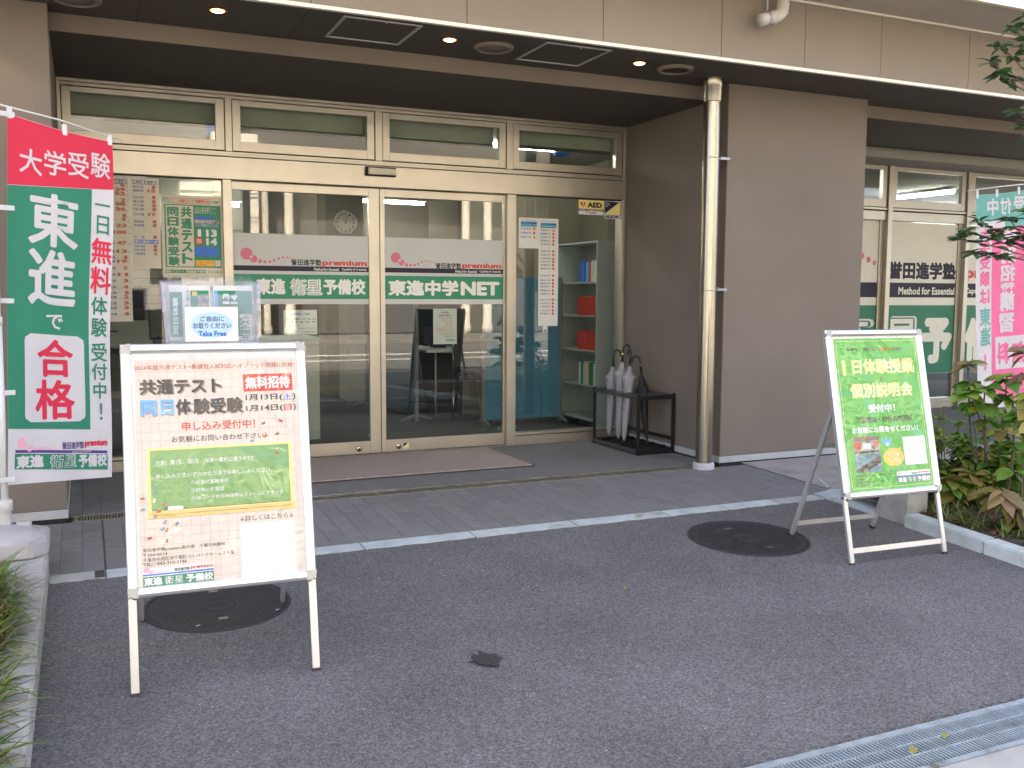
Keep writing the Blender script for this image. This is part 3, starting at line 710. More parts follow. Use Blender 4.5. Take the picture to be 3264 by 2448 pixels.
# sheets stuck on the glass ----------------------------------------------
def sheetroot(name, label, cat, x0, x1, z0, z1, m, Y, group=None, th=.0006):
    r = rect(name, x0, x1, z0, z1, m, None, th=th); r.rotation_euler = (R(90), 0, 0); r.location = (0, Y, 0)
    tag(r, label, cat, group); return r
n1 = sheetroot('opening_hours_notice', 'white opening hours sheet taped inside the left sliding door', 'notice', 1.42, 1.684, .991, 1.185, MT['paper'], 7.499)
text('開校時間のご案内', 1.475, 1.630, 1.143, 1.163, MT['blue'], n1, bold=.02)
text('平日・土曜 9：00〜22：00', 1.437, 1.670, 1.107, 1.121, MT['ink'], n1, bold=.02); text('日　　曜', 1.437, 1.495, 1.084, 1.098, MT['rust'], n1, bold=.02); text('9：00〜20：00', 1.512, 1.670, 1.084, 1.098, MT['ink'], n1, bold=.02)
text('誉田進学塾premium 千葉中央駅校', 1.535, 1.674, 1.037, 1.043, MT['ink'], n1, bold=.01); text('東進衛星予備校', 1.567, 1.674, 1.008, 1.015, MT['green'], n1, bold=.02)
n2 = sheetroot('holiday_notice', 'white holiday closing notice with red dates on the right sliding door', 'notice', 2.663, 2.874, .894, 1.193, MT['paper'], 7.499)
text('年末年始', 2.735, 2.803, 1.152, 1.170, MT['ink'], n2, bold=.02); text('休校のお知らせ', 2.712, 2.828, 1.127, 1.145, MT['ink'], n2, bold=.02)
for i, (s_, xa) in enumerate((('１２月３１日（日）', 2.722), ('１月１日（月）', 2.735), ('２日（火）', 2.77), ('３日（水）', 2.77))):
    text(s_, xa, 2.826, 1.105-i*.021, 1.118-i*.021, MT['red'], n2, bold=.01)
for i in range(3): text('年末年始は校舎をお休みさせていただきます', 2.692, 2.846, 1.026-i*.0135, 1.035-i*.0135, MT['red'], n2, bold=.01)
for i, s_ in enumerate(('新年は１月４日より開校いたします', 'よろしくお願い申し上げます', '誉田進学塾 千葉中央駅校')): text(s_, 2.72+i*.02, 2.852, .981-i*.014, .989-i*.014, MT['ink'], n2, bold=.01)
rect('logo_band', 2.775, 2.855, .917, .936, MT['green'], n2, z=.0004); text('東進衛星予備校', 2.779, 2.851, .920, .932, MT['white'], n2, z=.001, bold=.02)
# right sidelight posters
q1 = sheetroot('short_result_poster', 'short white university results sheet beside the long results strip', 'poster', 3.434, 3.623, 1.714, 1.975, MT['paper'], 7.466)
text('大学入試合格速報', 3.45, 3.60, 1.952, 1.958, MT['ink'], q1, bold=.01); rect('logo_band', 3.452, 3.607, 1.908, 1.944, MT['sky'], q1, z=.0004); text('国公立大学合格速報', 3.455, 3.604, 1.921, 1.942, MT['navy'], q1, z=.001, bold=.02); rect('logo_band', 3.452, 3.607, 1.900, 1.909, MT['green'], q1, z=.0006)
for i, (s_, n_) in enumerate((('名古屋工業大学', '1'), ('国立看護大学校', '1'), ('防衛大学校', '2'))):
    zc = 1.883-i*.0365; text(s_, 3.452, 3.551, zc-.009, zc+.008, MT['listblue'], q1, bold=.015); text(n_, 3.570, 3.590, zc-.012, zc+.010, MT['red'], q1, bold=.05); text('名', 3.597, 3.606, zc-.012, zc-.004, MT['listblue'], q1)
q2 = sheetroot('long_result_poster', 'long narrow white strip listing university results in blue and red', 'poster', 3.624, 3.816, 1.040, 1.975, MT['paper'], 7.466)
text('大学入試合格速報', 3.64, 3.79, 1.949, 1.955, MT['ink'], q2, bold=.01); rect('logo_band', 3.642, 3.797, 1.905, 1.938, MT['sky'], q2, z=.0004); text('私立大学合格速報', 3.645, 3.794, 1.914, 1.934, MT['navy'], q2, z=.001, bold=.02); rect('logo_band', 3.642, 3.797, 1.893, 1.903, MT['green'], q2, z=.0006)
lst = [('早稲田大学', '2', 0), ('慶應義塾大学', '1', 1), ('東京理科大学', '1', 2), ('国際基督教大学', '1', 3), ('青山学院大学', '1', 4), ('立教大学', '1', 6), ('法政大学', '1', 7), ('学習院大学', '2', 8.1), ('日本女子大学', '1', 9), ('東京農業大学', '1', 10), ('駒澤大学', '4', 11), ('日本大学', '1', 13), ('東洋大学', '1', 14.35), ('國學院大學', '1', 15.3), ('明治学院大学', '1', 16.2), ('国際医療福祉大学', '1', 17.3), ('武蔵野大学', '1', 18.3), ('昭和女子大学', '3', 20), ('白百合女子大学', '1', 21), ('文教大学', '1', 22), ('立正大学', '1', 23.1), ('東京電機大学', '1', 24)]
for s_, n_, k in lst:
    zc = 1.874-k*.0302; text(s_, 3.643, 3.740, zc-.009, zc+.008, MT['listblue'], q2, bold=.015); text(n_, 3.757-(.008 if n_ != '1' else 0), 3.776+(.007 if n_ != '1' else 0), zc-.010, zc+.010, MT['red'], q2, bold=.05); text('名', 3.786, 3.795, zc-.011, zc-.003, MT['listblue'], q2)
for k in (11.7, 13.7): rect('underline', 3.71, 3.79, 1.874-k*.0302-.002, 1.874-k*.0302+.002, MT['lpink'], q2, z=.0006)
tg = sheetroot('paper_tag', 'small white tag hanging below the long results strip', 'tag', 3.672, 3.718, .985, 1.038, MT['paper'], 7.468); poly('tag_mark', ((3.68, .995), (3.69, 1.01), (3.70, 1.0), (3.708, 1.015), (3.71, .992)), MT['inkb'], tg, z=.0006)
# AED and security stickers
ae = sheetroot('defibrillator_sticker', 'yellow AED sticker with red heart at the top of the glass', 'sticker', 4.016, 4.268, 2.025, 2.152, MT['white'], 7.466)
rect('sticker_band', 4.016, 4.268, 2.075, 2.152, MT['yellow'], ae, z=.0004); rect('sticker_band', 4.016, 4.268, 2.056, 2.0745, MT['navy'], ae, z=.0006)
hp = []
for k in range(40):
    t_ = 2*math.pi*k/40; hp.append((4.058+.0017*16*math.sin(t_)**3, 2.114+.0017*(13*math.cos(t_)-5*math.cos(2*t_)-2*math.cos(3*t_)-math.cos(4*t_))))
poly('heart', hp, MT['red'], ae, z=.0008); poly('bolt', ((4.066, 2.138), (4.050, 2.113), (4.060, 2.114), (4.050, 2.090), (4.074, 2.120), (4.063, 2.119)), MT['white'], ae, z=.0012)
text('AED', 4.102, 4.252, 2.087, 2.135, MT['inkb'], ae, bold=.055); text('［自動体外式除細動器 常備施設］', 4.025, 4.258, 2.058, 2.072, MT['white'], ae, z=.001, bold=.01); text('ALSOK', 4.115, 4.195, 2.033, 2.049, MT['navy'], ae, bold=.04)
poly('sticker_mark', ((4.092, 2.049), (4.110, 2.049), (4.092, 2.034)), MT['navy'], ae, z=.0008)
al = sheetroot('security_sticker', 'blue and yellow diagonal security sticker in the glass corner', 'sticker', 4.276, 4.436, 1.995, 2.150, MT['frost'], 7.466)
poly('sticker_mark', ((4.281, 2.146), (4.430, 2.146), (4.281, 2.041)), MT['blue'], al, z=.0005).data.materials[0] = MT['navy']; poly('sticker_mark', ((4.432, 2.142), (4.432, 2.034), (4.283, 2.034)), MT['yellow'], al, z=.0005)
text('Always\nSecurity\nOK', 4.288, 4.335, 2.098, 2.139, MT['white'], al, z=.001, bold=.01); text('ALSOK', 4.283, 4.431, 2.002, 2.028, MT['navy'], al, bold=.05)
# left bay lists and green poster
l1 = sheetroot('wide_score_list', 'tall ivory exam results strip with big red numbers behind the crimson flag', 'poster', .130, .322, 1.105, 2.155, MT['papery'], 7.466)
rect('logo_band', .135, .310, 2.095, 2.130, MT['listblue'], l1, z=.0004); text('私立高校入試', .16, .308, 2.098, 2.127, MT['papery'], l1, z=.001, bold=.03)
nums = [('6', 150), ('29', 190), ('52', 228), ('2', 288), ('38', 325), ('36', 372), ('1', 433), ('9', 470), ('23', 527), ('108', 590), ('47', 690), ('13', 768), ('1', 826), ('19', 863), ('2', 925), ('11', 988), ('3', 1046), ('4', 1105), ('1', 1160), ('2', 1200), ('3', 1258), ('3', 1303), ('3', 1360)]
for n_, py in nums:
    zc = 2.155-(py-62)/(1435-62)*1.05; wd = (.024 if n_ == '1' else .034) if len(n_) == 1 else (.072 if len(n_) == 2 else .09)
    text(n_, .298-wd-(.01 if n_ == '1' else 0)*0, .298, zc-.013, zc+.013, MT['rust'], l1, bold=.06); text('名', .304, .313, zc-.014, zc-.004, MT['listblue'], l1); text('市立高', .15, .215, zc-.012, zc+.008, MT['listblue'], l1, bold=.02)
for py in (398, 640, 890, 1010, 1070, 1130, 1225): rect('underline', .235, .312, 2.155-(py-62)/1373*1.05-.003, 2.155-(py-62)/1373*1.05+.001, MT['lpink'], l1, z=.0006)
l2 = sheetroot('narrow_score_list', 'ivory exam results strip with a blue lower heading, beside the green poster', 'poster', .334, .528, 1.495, 2.147, MT['papery'], 7.466)
rect('logo_band', .348, .512, 2.100, 2.128, MT['listblue'], l2, z=.0004); text('県立高校入試', .352, .508, 2.102, 2.126, MT['papery'], l2, z=.001, bold=.03)
rect('logo_band', .348, .514, 1.672, 1.702, MT['blue'], l2, z=.0004); text('国立高校入試', .352, .510, 1.675, 1.699, MT['papery'], l2, z=.001, bold=.03)
sch = [('稲毛女子高', '1', 2.083), ('幕張総合高', '15', 2.056), ('中央大学高', '1', 2.008), ('桜丘高', '1', 1.978), ('市川高', '1', 1.95), ('千葉大宮高', '1', 1.922), ('江戸川学園', '17', 1.885), ('成東高', '1', 1.833), ('早稲田高', '1', 1.806), ('Ｎ　高', '1', 1.722), ('筑波大附属', '1', 1.655), ('学芸大附属', '1', 1.628), ('木更津高専', '4', 1.600)]
for s_, n_, zc in sch:
    text(s_, .348, .420, zc-.010, zc+.008, MT['listblue'], l2, bold=.02); text(n_, .478-(.030 if len(n_) > 1 else 0)-.0, .503, zc-.012, zc+.012, MT['rust'], l2, bold=.06)
for zc in (1.868, 1.79, 1.76, 1.562): rect('underline', .40, .51, zc-.002, zc+.001, MT['lpink'], l2, z=.0006)
g = sheetroot('green_exam_poster', 'large green exam poster with vertical lettering in the left window', 'poster', .538, .974, 1.430, 2.034, MT['papery'], 7.466)
text('受験生と\n同じ日に', .548, .610, 1.975, 2.018, MT['green'], g, bold=.01); rect('logo_band', .617, .884, 1.975, 2.013, MT['rust'], g, z=.0004); rect('logo_band', .620, .881, 1.978, 2.010, MT['papery'], g, z=.0007)
text('共通テスト', .662, .752, 1.983, 2.006, MT['red'], g, bold=.03); text('×', .758, .770, 1.986, 2.002, MT['green'], g); text('新課程対応', .778, .878, 1.983, 2.006, MT['red'], g, bold=.03); text('に挑戦！', .895, .950, 1.983, 2.004, MT['green'], g)
rect('logo_band', .559, .959, 1.505, 1.967, MT['green'], g, z=.0004); rect('logo_band', .569, .763, 1.512, 1.960, MT['papery'], g, z=.0008)
for i, c_ in enumerate('共通テスト'): text(c_, .674, .752, 1.957-.086*(i+1)+.004, 1.957-.086*i-.004, MT['green'], g, z=.0014, bold=.05)
for i, c_ in enumerate('同日体験受験'): text(c_, .578, .658, 1.950-.0725*(i+1)+.003, 1.950-.0725*i-.003, MT['green'], g, z=.0014, bold=.045)
text('大学入学共通テスト\n同日体験受験で\n挑戦できるチャンス', .772, .925, 1.905, 1.953, MT['papery'], g, z=.001, bold=.01)
for (a, b, c_, d_, mm) in ((.772, .905, 1.862, 1.885, 'blue'), (.772, .950, 1.835, 1.860, 'photo1'), (.772, .94, 1.808, 1.833, 'photo2'), (.765, .94, 1.59, 1.66, 'blue')): rect('picture_block', a, b, c_, d_, MT[mm], g, z=.001)
text('1', .790, .815, 1.735, 1.790, MT['white'], g, z=.0016, bold=.05); text('13', .850, .930, 1.735, 1.790, MT['white'], g, z=.0016, bold=.05); text('14', .850, .930, 1.672, 1.727, MT['white'], g, z=.0016, bold=.05)
disc('red_spot', .800, 1.702, .029, .029, MT['red'], g, z=.0018); text('無料\n招待', .783, .817, 1.685, 1.719, MT['white'], g, z=.0024, bold=.02)
rect('picture_block', .772, .905, 1.515, 1.560, MT['orange'], g, z=.001); rect('picture_block', .910, .952, 1.515, 1.560, MT['papery'], g, z=.001); text('お申し込みは\nお早めに', .78, .895, 1.520, 1.553, MT['rust'], g, z=.0016, bold=.01)
rect('logo_band', .556, .84, 1.462, 1.487, MT['green'], g, z=.0004); text('東進ハイスクール', .560, .690, 1.464, 1.485, MT['papery'], g, z=.001, bold=.03); text('東進衛星予備校', .700, .835, 1.464, 1.485, MT['papery'], g, z=.001, bold=.03)
text('学力をつける全国統一模試', .86, .96, 1.465, 1.48, MT['green'], g, bold=.01)

# ------------------------------------------------------------------ right window bay
YR = 8.07
def rw(n, x0, x1, z0, z1, y0, y1, m=BZ, p=None, bev=.002): return box(n, x0, x1, y0, y1, z0, z1, m, p or B, bev)
mull = [(7.05, 7.11), (8.237, 8.302), (9.472, 9.536), (10.70, 10.765), (11.93, 12.0)]
for a, b in mull: rw('mullion', a, b, 0, 2.86, YR-.06, YR+.08)
for (a, b), (c_, d_) in zip(mull, mull[1:]):
    x0, x1 = b, c_
    rw('header', x0+.001, x1-.001, 2.165, 2.262, YR-.03, YR+.08); rw('transom_rail', x0+.001, x1-.001, 2.275, 2.300, YR-.045, YR+.08); rw('gap', x0+.001, x1-.001, 2.262, 2.275, YR, YR+.05, MT['gasket'], None, 0)
    rw('frame_head', x0+.001, x1-.001, 2.80, 2.858, YR-.045, YR+.08)
    awn(x0+.003, x1-.003, 2.303, 2.797, x0+.075, x1-.075, 2.393, 2.718, YR-.035)
    f_ = rw('fixed_window', x0+.001, x0+.03, 0, 2.163, YR-.02, YR+.05); rw('jamb', x1-.06, x1-.001, 0, 2.163, YR-.005, YR+.05, BZ, f_)
    rw('sill', x0+.031, x1-.061, 0.0, .066, YR-.03, YR+.05, BZ, f_); rw('sill', x0+.031, x1-.061, .072, .12, YR-.02, YR+.05, BZ, f_)
    rw('pane', x0+.028, x1-.058, .118, 2.166, YR+.014, YR+.02, MT['glass'], f_, 0)
    F = rect('vinyl_film', x0+.03, x1-.062, .409, 2.152, MT['frostw'], f_); F.rotation_euler = (R(90), 0, 0); F.location = (0, YR+.010, 0)
    rect('film_stripe', x0+.03, x1-.062, 1.301, 1.468, MT['navy'], F, z=.0004); rect('film_stripe', x0+.03, x1-.062, .411, 1.211, MT['greenb'], F, z=.0004)
    i = mull.index((a, b))
    if i == 0:
        for (dx, dz, r_) in ((7.62, 1.80, .05), (7.725, 1.79, .043), (7.82, 1.772, .040), (7.933, 1.763, .037), (8.037, 1.721, .032), (8.124, 1.687, .026)): disc('dot', dx, dz, r_, r_*1.05, MT['pink'], F, z=.0008)
        text('衛', 7.30, 8.17, .55, 1.09, MT['frostw'], F, z=.001, bold=.06); text('衛', 7.29, 8.12, .57, 1.07, MT['greenb'], F, z=.0016, bold=.045); text('衛', 7.31, 8.08, .59, 1.055, MT['frostw'], F, z=.0022, bold=.02)
    if i == 1:
        text('誉田進学塾', 8.338, 9.405, 1.508, 1.712, MT['navy'], F, bold=.045); text('Method for Essential', 8.508, 9.400, 1.332, 1.420, MT['frostw'], F, bold=.03)
        text('星', 8.335, 8.87, .53, 1.085, MT['frostw'], F, z=.001, bold=.06); text('星', 8.33, 8.835, .55, 1.07, MT['greenb'], F, z=.0016, bold=.045); text('星', 8.345, 8.81, .565, 1.055, MT['frostw'], F, z=.0022, bold=.02)
        text('予', 8.90, 9.395, .525, 1.065, MT['frostw'], F, z=.001, bold=.06)
    if i == 2:
        text('premium', 9.572, 10.62, 1.49, 1.66, MT['red'], F, bold=.05); text('Capability & Creativity', 9.572, 10.5, 1.330, 1.418, MT['frostw'], F, bold=.03)
        text('備', 9.60, 10.10, .53, 1.065, MT['frostw'], F, z=.001, bold=.06); text('校', 10.14, 10.62, .53, 1.065, MT['frostw'], F, z=.001, bold=.06)
wallbox('side_pier', 5.80, 7.05, 8.0, 8.2, 0, 2.8)

# ------------------------------------------------------------------ soffit fittings
for i, (x, y, lb) in enumerate(((.745, 5.715, 'warm recessed downlight, leftmost lit one in the dark soffit'), (2.15, 5.73, 'warm recessed downlight between the ceiling hatch and round vent'), (3.547, 5.737, 'warm recessed downlight nearest the metal downpipe'), (-.66, 5.71, 'warm recessed downlight above the left pillar'))):
    t_ = thing('downlight', lb, 'downlight', (x, y, 2.907), group='warm downlights in the soffit')
    lathe('trim_ring', [(.052, .012), (.052, -.001), (.062, -.003), (.066, 0)], MT['dark'], t_, 28, cap=False)
    lathe('recess', [(.052, -.0008), (.050, -.0006), (.042, -.0006)], MT['dark'], t_, 28, cap=False); lathe('reflector', [(.042, -.0006), (.0, -.0010)], MT['glow'], t_, 28, cap=False)
    lathe('bulb', [(.0, -.011), (.018, -.010), (.032, -.005), (.036, -.0015)], MT['down'], t_, 20, cap=False)
    ld = bpy.data.lights.new('bulb_light', 'SPOT'); ld.energy = 1.2; ld.color = (1, .68, .38); ld.spot_size = R(110); ld.shadow_soft_size = .03
    lo_ = bpy.data.objects.new('bulb_light', ld); COL.objects.link(lo_); lo_.parent = t_; lo_.location = (0, 0, -.02)
for i, (x, y, lb) in enumerate(((2.467, 5.765, 'round ceiling vent with closed disc beside the middle downlight'), (3.854, 5.755, 'round ceiling vent with open louvres near the downpipe'), (.02, 5.80, 'round ceiling vent cut off at the top of the photo'))):
    t_ = thing('ceiling_vent', lb, 'vent', (x, y, 2.907), group='round vents in the soffit')
    lathe('vent_ring', [(.128, .0), (.126, -.012), (.115, -.022), (.100, -.022), (.096, -.008)], MT['stucco'], t_, 40, cap=False)
    if i != 1: lathe('vent_disc', [(.094, -.006), (.090, -.015), (.0, -.017)], MT['stucco'], t_, 36, cap=False)
    lathe('vent_throat', [(.097, -.003), (0, -.003)], MT['dark'], t_, 36, cap=False)
    if i == 1:
        for k in range(5): yk = -.06+.03*k; hw = math.sqrt(.092**2-yk**2); bar('louvre', (-hw, yk, -.012), (hw, yk, -.012), .004, .014, MT['soffit'], t_, roll=(0, .7, .7))
for i, (x0, y0, lb) in enumerate(((1.416, 5.498, 'square metal framed ceiling hatch left of the middle downlight'), (2.72, 5.508, 'square metal framed ceiling hatch between the two vents'))):
    t_ = thing('ceiling_hatch', lb, 'hatch', (x0, y0, 2.907), group='square hatches in the soffit'); s_ = .478
    for (a, b, c_, d_) in ((0, s_, 0, .009), (0, s_, s_-.009, s_), (0, .009, .009, s_-.009), (s_-.009, s_, .009, s_-.009)): box('frame_bar', a, b, c_, d_, -.006, 0, MT['alud'], t_, .001)
    for (a, b, c_, d_) in ((.013, s_-.013, .013, .020), (.013, s_-.013, s_-.020, s_-.013), (.013, .020, .020, s_-.020), (s_-.020, s_-.013, .020, s_-.020)): box('frame_bar', a, b, c_, d_, -.005, 0, MT['alud'], t_, .001)
    box('hatch_panel', .021, s_-.021, .021, s_-.021, -.002, 0, MT['soffit'], t_, 0)
    lathe('latch', [(0, -.008), (.008, -.006), (.010, 0)], MT['chrome'], t_, 14, loc=(s_*.56, .045, 0))

# steel downpipe
dp = thing('downpipe', 'brushed steel round downpipe standing beside the brown pillar', 'pipe', (4.282, 5.90, 0))
lathe('pipe', [(.062, .03), (.062, 2.80)], MT['steel'], dp, 40, cap=False)
lathe('pipe_collar', [(.062, 2.735), (.067, 2.745), (.067, 2.84), (.071, 2.845), (.071, 2.907)], MT['steel'], dp, 40, cap=False)
for z in (1.35, 2.33): lathe('pipe_joint', [(.0622, z-.003), (.064, z-.001), (.064, z+.001), (.0622, z+.003)], MT['steel'], dp, 40, cap=False)
lathe('base_ring', [(.082, gz(5.9)), (.082, .032), (.078, .042), (.063, .044)], MT['basew'], dp, 40, cap=False)
for z in (1.36, 2.34):
    box('bracket', .062, .19, .02, .035, z-.009, z+.009, MT['galv'], dp, .001); lathe('bracket_bolt', [(0, .02), (.006, .02), (.006, 0)], MT['chrome'], dp, 8, loc=(.10, .01, z))

# ------------------------------------------------------------------ door mat
dm = thing('door_mat', 'pinkish brown coir entrance mat before the sliding doors', 'mat')
box('mat_pile', .62, 3.10, 6.475, 7.40, .002, .013, MT['mat_'], dm, .003); box('mat_edge', .60, 3.117, 6.455, 7.42, 0.0005, .006, MT['matedge'], dm, .001)

# ------------------------------------------------------------------ umbrella stand and umbrellas
us = thing('umbrella_stand', 'black steel umbrella rack against the right recess wall', 'umbrella stand', (0, 0, 0))
ux0, ux1, uy0, uy1, uh = 4.098, 4.458, 6.557, 7.309, .503
pw_ = .022
for x, y in ((ux0, uy0), (ux1-pw_, uy0), (ux0, uy1-pw_), (ux1-pw_, uy1-pw_)): box('leg', x, x+pw_, y, y+pw_, 0, uh, MT['blacks'], us, .002)
for z, mm in ((uh-.045, 'greys'), (.012, 'greys')):
    box('side_rail', ux0+.001, ux0+.006, uy0+pw_, uy1-pw_, z, z+.032, MT[mm], us, .001); box('side_rail', ux1-.006, ux1-.001, uy0+pw_, uy1-pw_, z-.0, z+.032, MT['blacks'], us, .001)
    box('end_rail', ux0+pw_, ux1-pw_, uy0+.002, uy0+.010, z, z+.032, MT['blacks'], us, .001); box('end_rail', ux0+pw_, ux1-pw_, uy1-.010, uy1-.002, z, z+.032, MT['blacks'], us, .001)
for x in (ux0+.085, ux0+.18, ux0+.27): box('top_slat', x, x+.012, uy0+.011, uy1-.011, uh-.025, uh-.017, MT['greys'], us, .001)
for k in range(12): y = uy0+.035+k*.058; box('top_slat', ux0+.007, ux1-.007, y, y+.014, uh-.016, uh-.010, MT['greys'], us, .001)
for k in range(4): y = uy0+.12+k*.17; box('tray_slat', ux0+.007, ux1-.007, y, y+.02, .044, .052, MT['blacks'], us, .001)
box('drip_tray', ux0+.008, ux1-.008, uy0+.012, uy1-.012, .012, .022, MT['blacks'], us, .003)
box('side_rail', ux1-.006, ux1-.001, uy0+pw_, uy1-pw_, .105, .135, MT['blacks'], us, .001)
def umbrella(tip, top, label, m, dirx, group, bl=False, ring=None, fat=1):
    tip, top = Vector(tip), Vector(top); d = (top-tip).normalized(); L = (top-tip).length
    t_ = thing('umbrella', label, 'umbrella', tuple(tip), group=group)
    P = lambda s: tuple(d*(L*s))
    tube('shaft', [P(.0), P(.9)], .0045, MT['blackp'] if bl else MT['chrome'], t_, 8)
    # canopy: pleated, tapering to the tip, flaring at the rib ends
    prof = [(.04, .010), (.10, .016), (.3, .022), (.52, .028), (.68, .038), (.735, .044), (.745, .030), (.80, .020), (.84, .017)]
    if bl: prof = [(.05, .008), (.2, .016), (.45, .024), (.60, .034), (.66, .038), (.67, .032), (.74, .020), (.82, .014)]
    bm = bmesh.new(); rings = []; n = 24; a = d.cross(Vector((0, 1, 0))).normalized(); b = d.cross(a)
    for i, (s, r) in enumerate(prof):
        ring_ = []
        for k in range(n):
            an = 2*math.pi*k/n; rr = 1.22*fat*r*(1+(.20 if s > .4 else .13)*math.cos(an*8)+.10*math.cos(an*3+s*9)) if .08 < s < .8 else r*fat
            ring_.append(bm.verts.new(d*(L*s)+(a*math.cos(an+s*1.5)+b*math.sin(an+s*1.5))*rr))
        rings.append(ring_)
    for q, w_ in zip(rings, rings[1:]):
        for k in range(n): bm.faces.new((q[k], q[(k+1) % n], w_[(k+1) % n], w_[k]))
    bmesh.ops.recalc_face_normals(bm, faces=bm.faces); bmobj('canopy', bm, m, t_, smooth=True)
    tube('tip', [P(-.005), P(.05)], [.006, .009], MT['blackp'], t_, 10)
    tube('runner', [P(.835), P(.868)], .013, MT['blackp'], t_, 12)
    base = d*(L*.868); hp_ = [base, base+d*.05]
    c0 = base+d*.085; e = Vector(dirx).normalized(); rr = .034
    for k in range(0, 11): an = math.pi*k/10*1.12; hp_.append(c0+e*(rr-rr*math.cos(an))+d*(rr*math.sin(an)*1.15))
    tube('handle', hp_, .0088, MT['blackp'], t_, 12)
    if ring: tube('handle_band', [base+d*.040, base+d*.056], .0098, MT[ring], t_, 12)
GU = 'umbrellas in the black rack'
umbrella((4.175, 7.16, .055), (4.205, 7.145, 0.810), 'clear vinyl umbrella farthest left in the rack, lowest handle', MT['brolly'], (1, -.15, 0), GU)
umbrella((4.172, 6.99, .052), (4.205, 6.99, 0.870), 'clear vinyl umbrella with a yellow band on its handle', MT['brolly'], (1, -.1, 0), GU, ring='yellow', fat=1.1)
umbrella((4.15, 6.86, .052), (4.232, 6.90, 0.835), 'clear vinyl umbrella leaning between the yellow banded one and the black one', MT['brolly'], (.2, 1, 0), GU)
umbrella((4.30, 6.72, .052), (4.235, 6.76, 0.775), 'folded black cloth umbrella standing alone in the rack', MT['brollyb'], (-.6, .6, 0), None, bl=True, ring='chrome')

# ------------------------------------------------------------------ manhole covers
def manhole(x, y, r, label, rot, style):
    hs_ = .0034 if style else .0016
    t_ = thing('manhole_cover', label, 'manhole cover', (x, y, gz(y)+.0035), (math.atan(.045), 0, 0), group='round iron covers in the asphalt')
    lathe('cover_ring', [(r, -.004), (r, .003), (r-.012, .004), (r-.014, -.001)], MT['iron'], t_, 56, cap=False)
    lathe('cover_plate', [(r-.017, -.002), (r-.018, .0015), (r-.03, .002), (r-.032, .0008), (0, .0008)], MT['iron'], t_, 56, cap=False)
    lathe('seam', [(r-.0135, -.001), (r-.0175, -.001)], MT['dark'], t_, 56, cap=False)
    bm = bmesh.new(); s_ = .026
    k = int(r/s_)+1
    for i in range(-k, k+1):
        for j in range(-k, k+1):
            cx, cy = i*s_, j*s_
            q = math.hypot(cx, cy)
            if q > r-.055 or q < .085 or (abs(cx) < .03 and abs(abs(cy)-r*.55) < .03) : continue
            if (i+j) % 2: abox(bm, cx-.011, cx+.011, cy-.004, cy+.004, .0008, hs_)
            else: abox(bm, cx-.004, cx+.004, cy-.011, cy+.011, .0008, hs_)
    o = bmobj('tread_studs', bm, MT['iron'], t_, rot=(0, 0, rot)); o['kind'] = 'stuff'
    lathe('centre_ring', [(.079, .0008), (.079, .0042), (.072, .0042), (.072, .001)], MT['iron'], t_, 36, cap=False)
    if style: text('おすい', -.045, .045, -.016, .016, MT['iron'], t_, z=.004, bold=.02)
    else: text('電気', -.035, .035, -.016, .016, MT['iron'], t_, z=.004, bold=.02)
    for sgn in (-1, 1):
        box('lift_slot', -.02+sgn*0, .02, sgn*r*.55-.011, sgn*r*.55+.011, .0009, .0030, MT['drain'], t_, .001)
    return t_
manhole(3.445, 4.300, .345, 'black patterned manhole cover under the back leg of the green sign', .3, 1)
m2 = manhole(.500, 4.300, .318, 'smooth dark manhole cover behind the legs of the cream sign', .1, 0)
for (dx, dy) in ((-.11, -.22), (.235, -.155)): lathe('lock_bolt', [(0, .004), (.010, .004), (.012, .001)], MT['chrome'], m2, 14, loc=(dx, dy, .0))
# oily stain blob
rs_ = random.Random(4); pr_ = []
for a in range(64):
    an = a*2*math.pi/64; rr = .040*(1+.35*mathutils.noise.noise(Vector((math.cos(an), math.sin(an), 3.1))*2.2))+max(0, rs_.gauss(0, .012))
    pr_.append((1.40+rr*1.25*math.cos(an), 3.33+rr*1.5*math.sin(an)))
st = poly('tar_stain', pr_, mat('tar', (.032, .030, .030), .75, var=.6, vscale=70, bump=1.0, bscale=150), None, z=0, th=.0015)
st.location = (0, 0, gz(3.33)+.0045); tag(st, 'small dark tar stain on the asphalt between the two signs', 'stain')

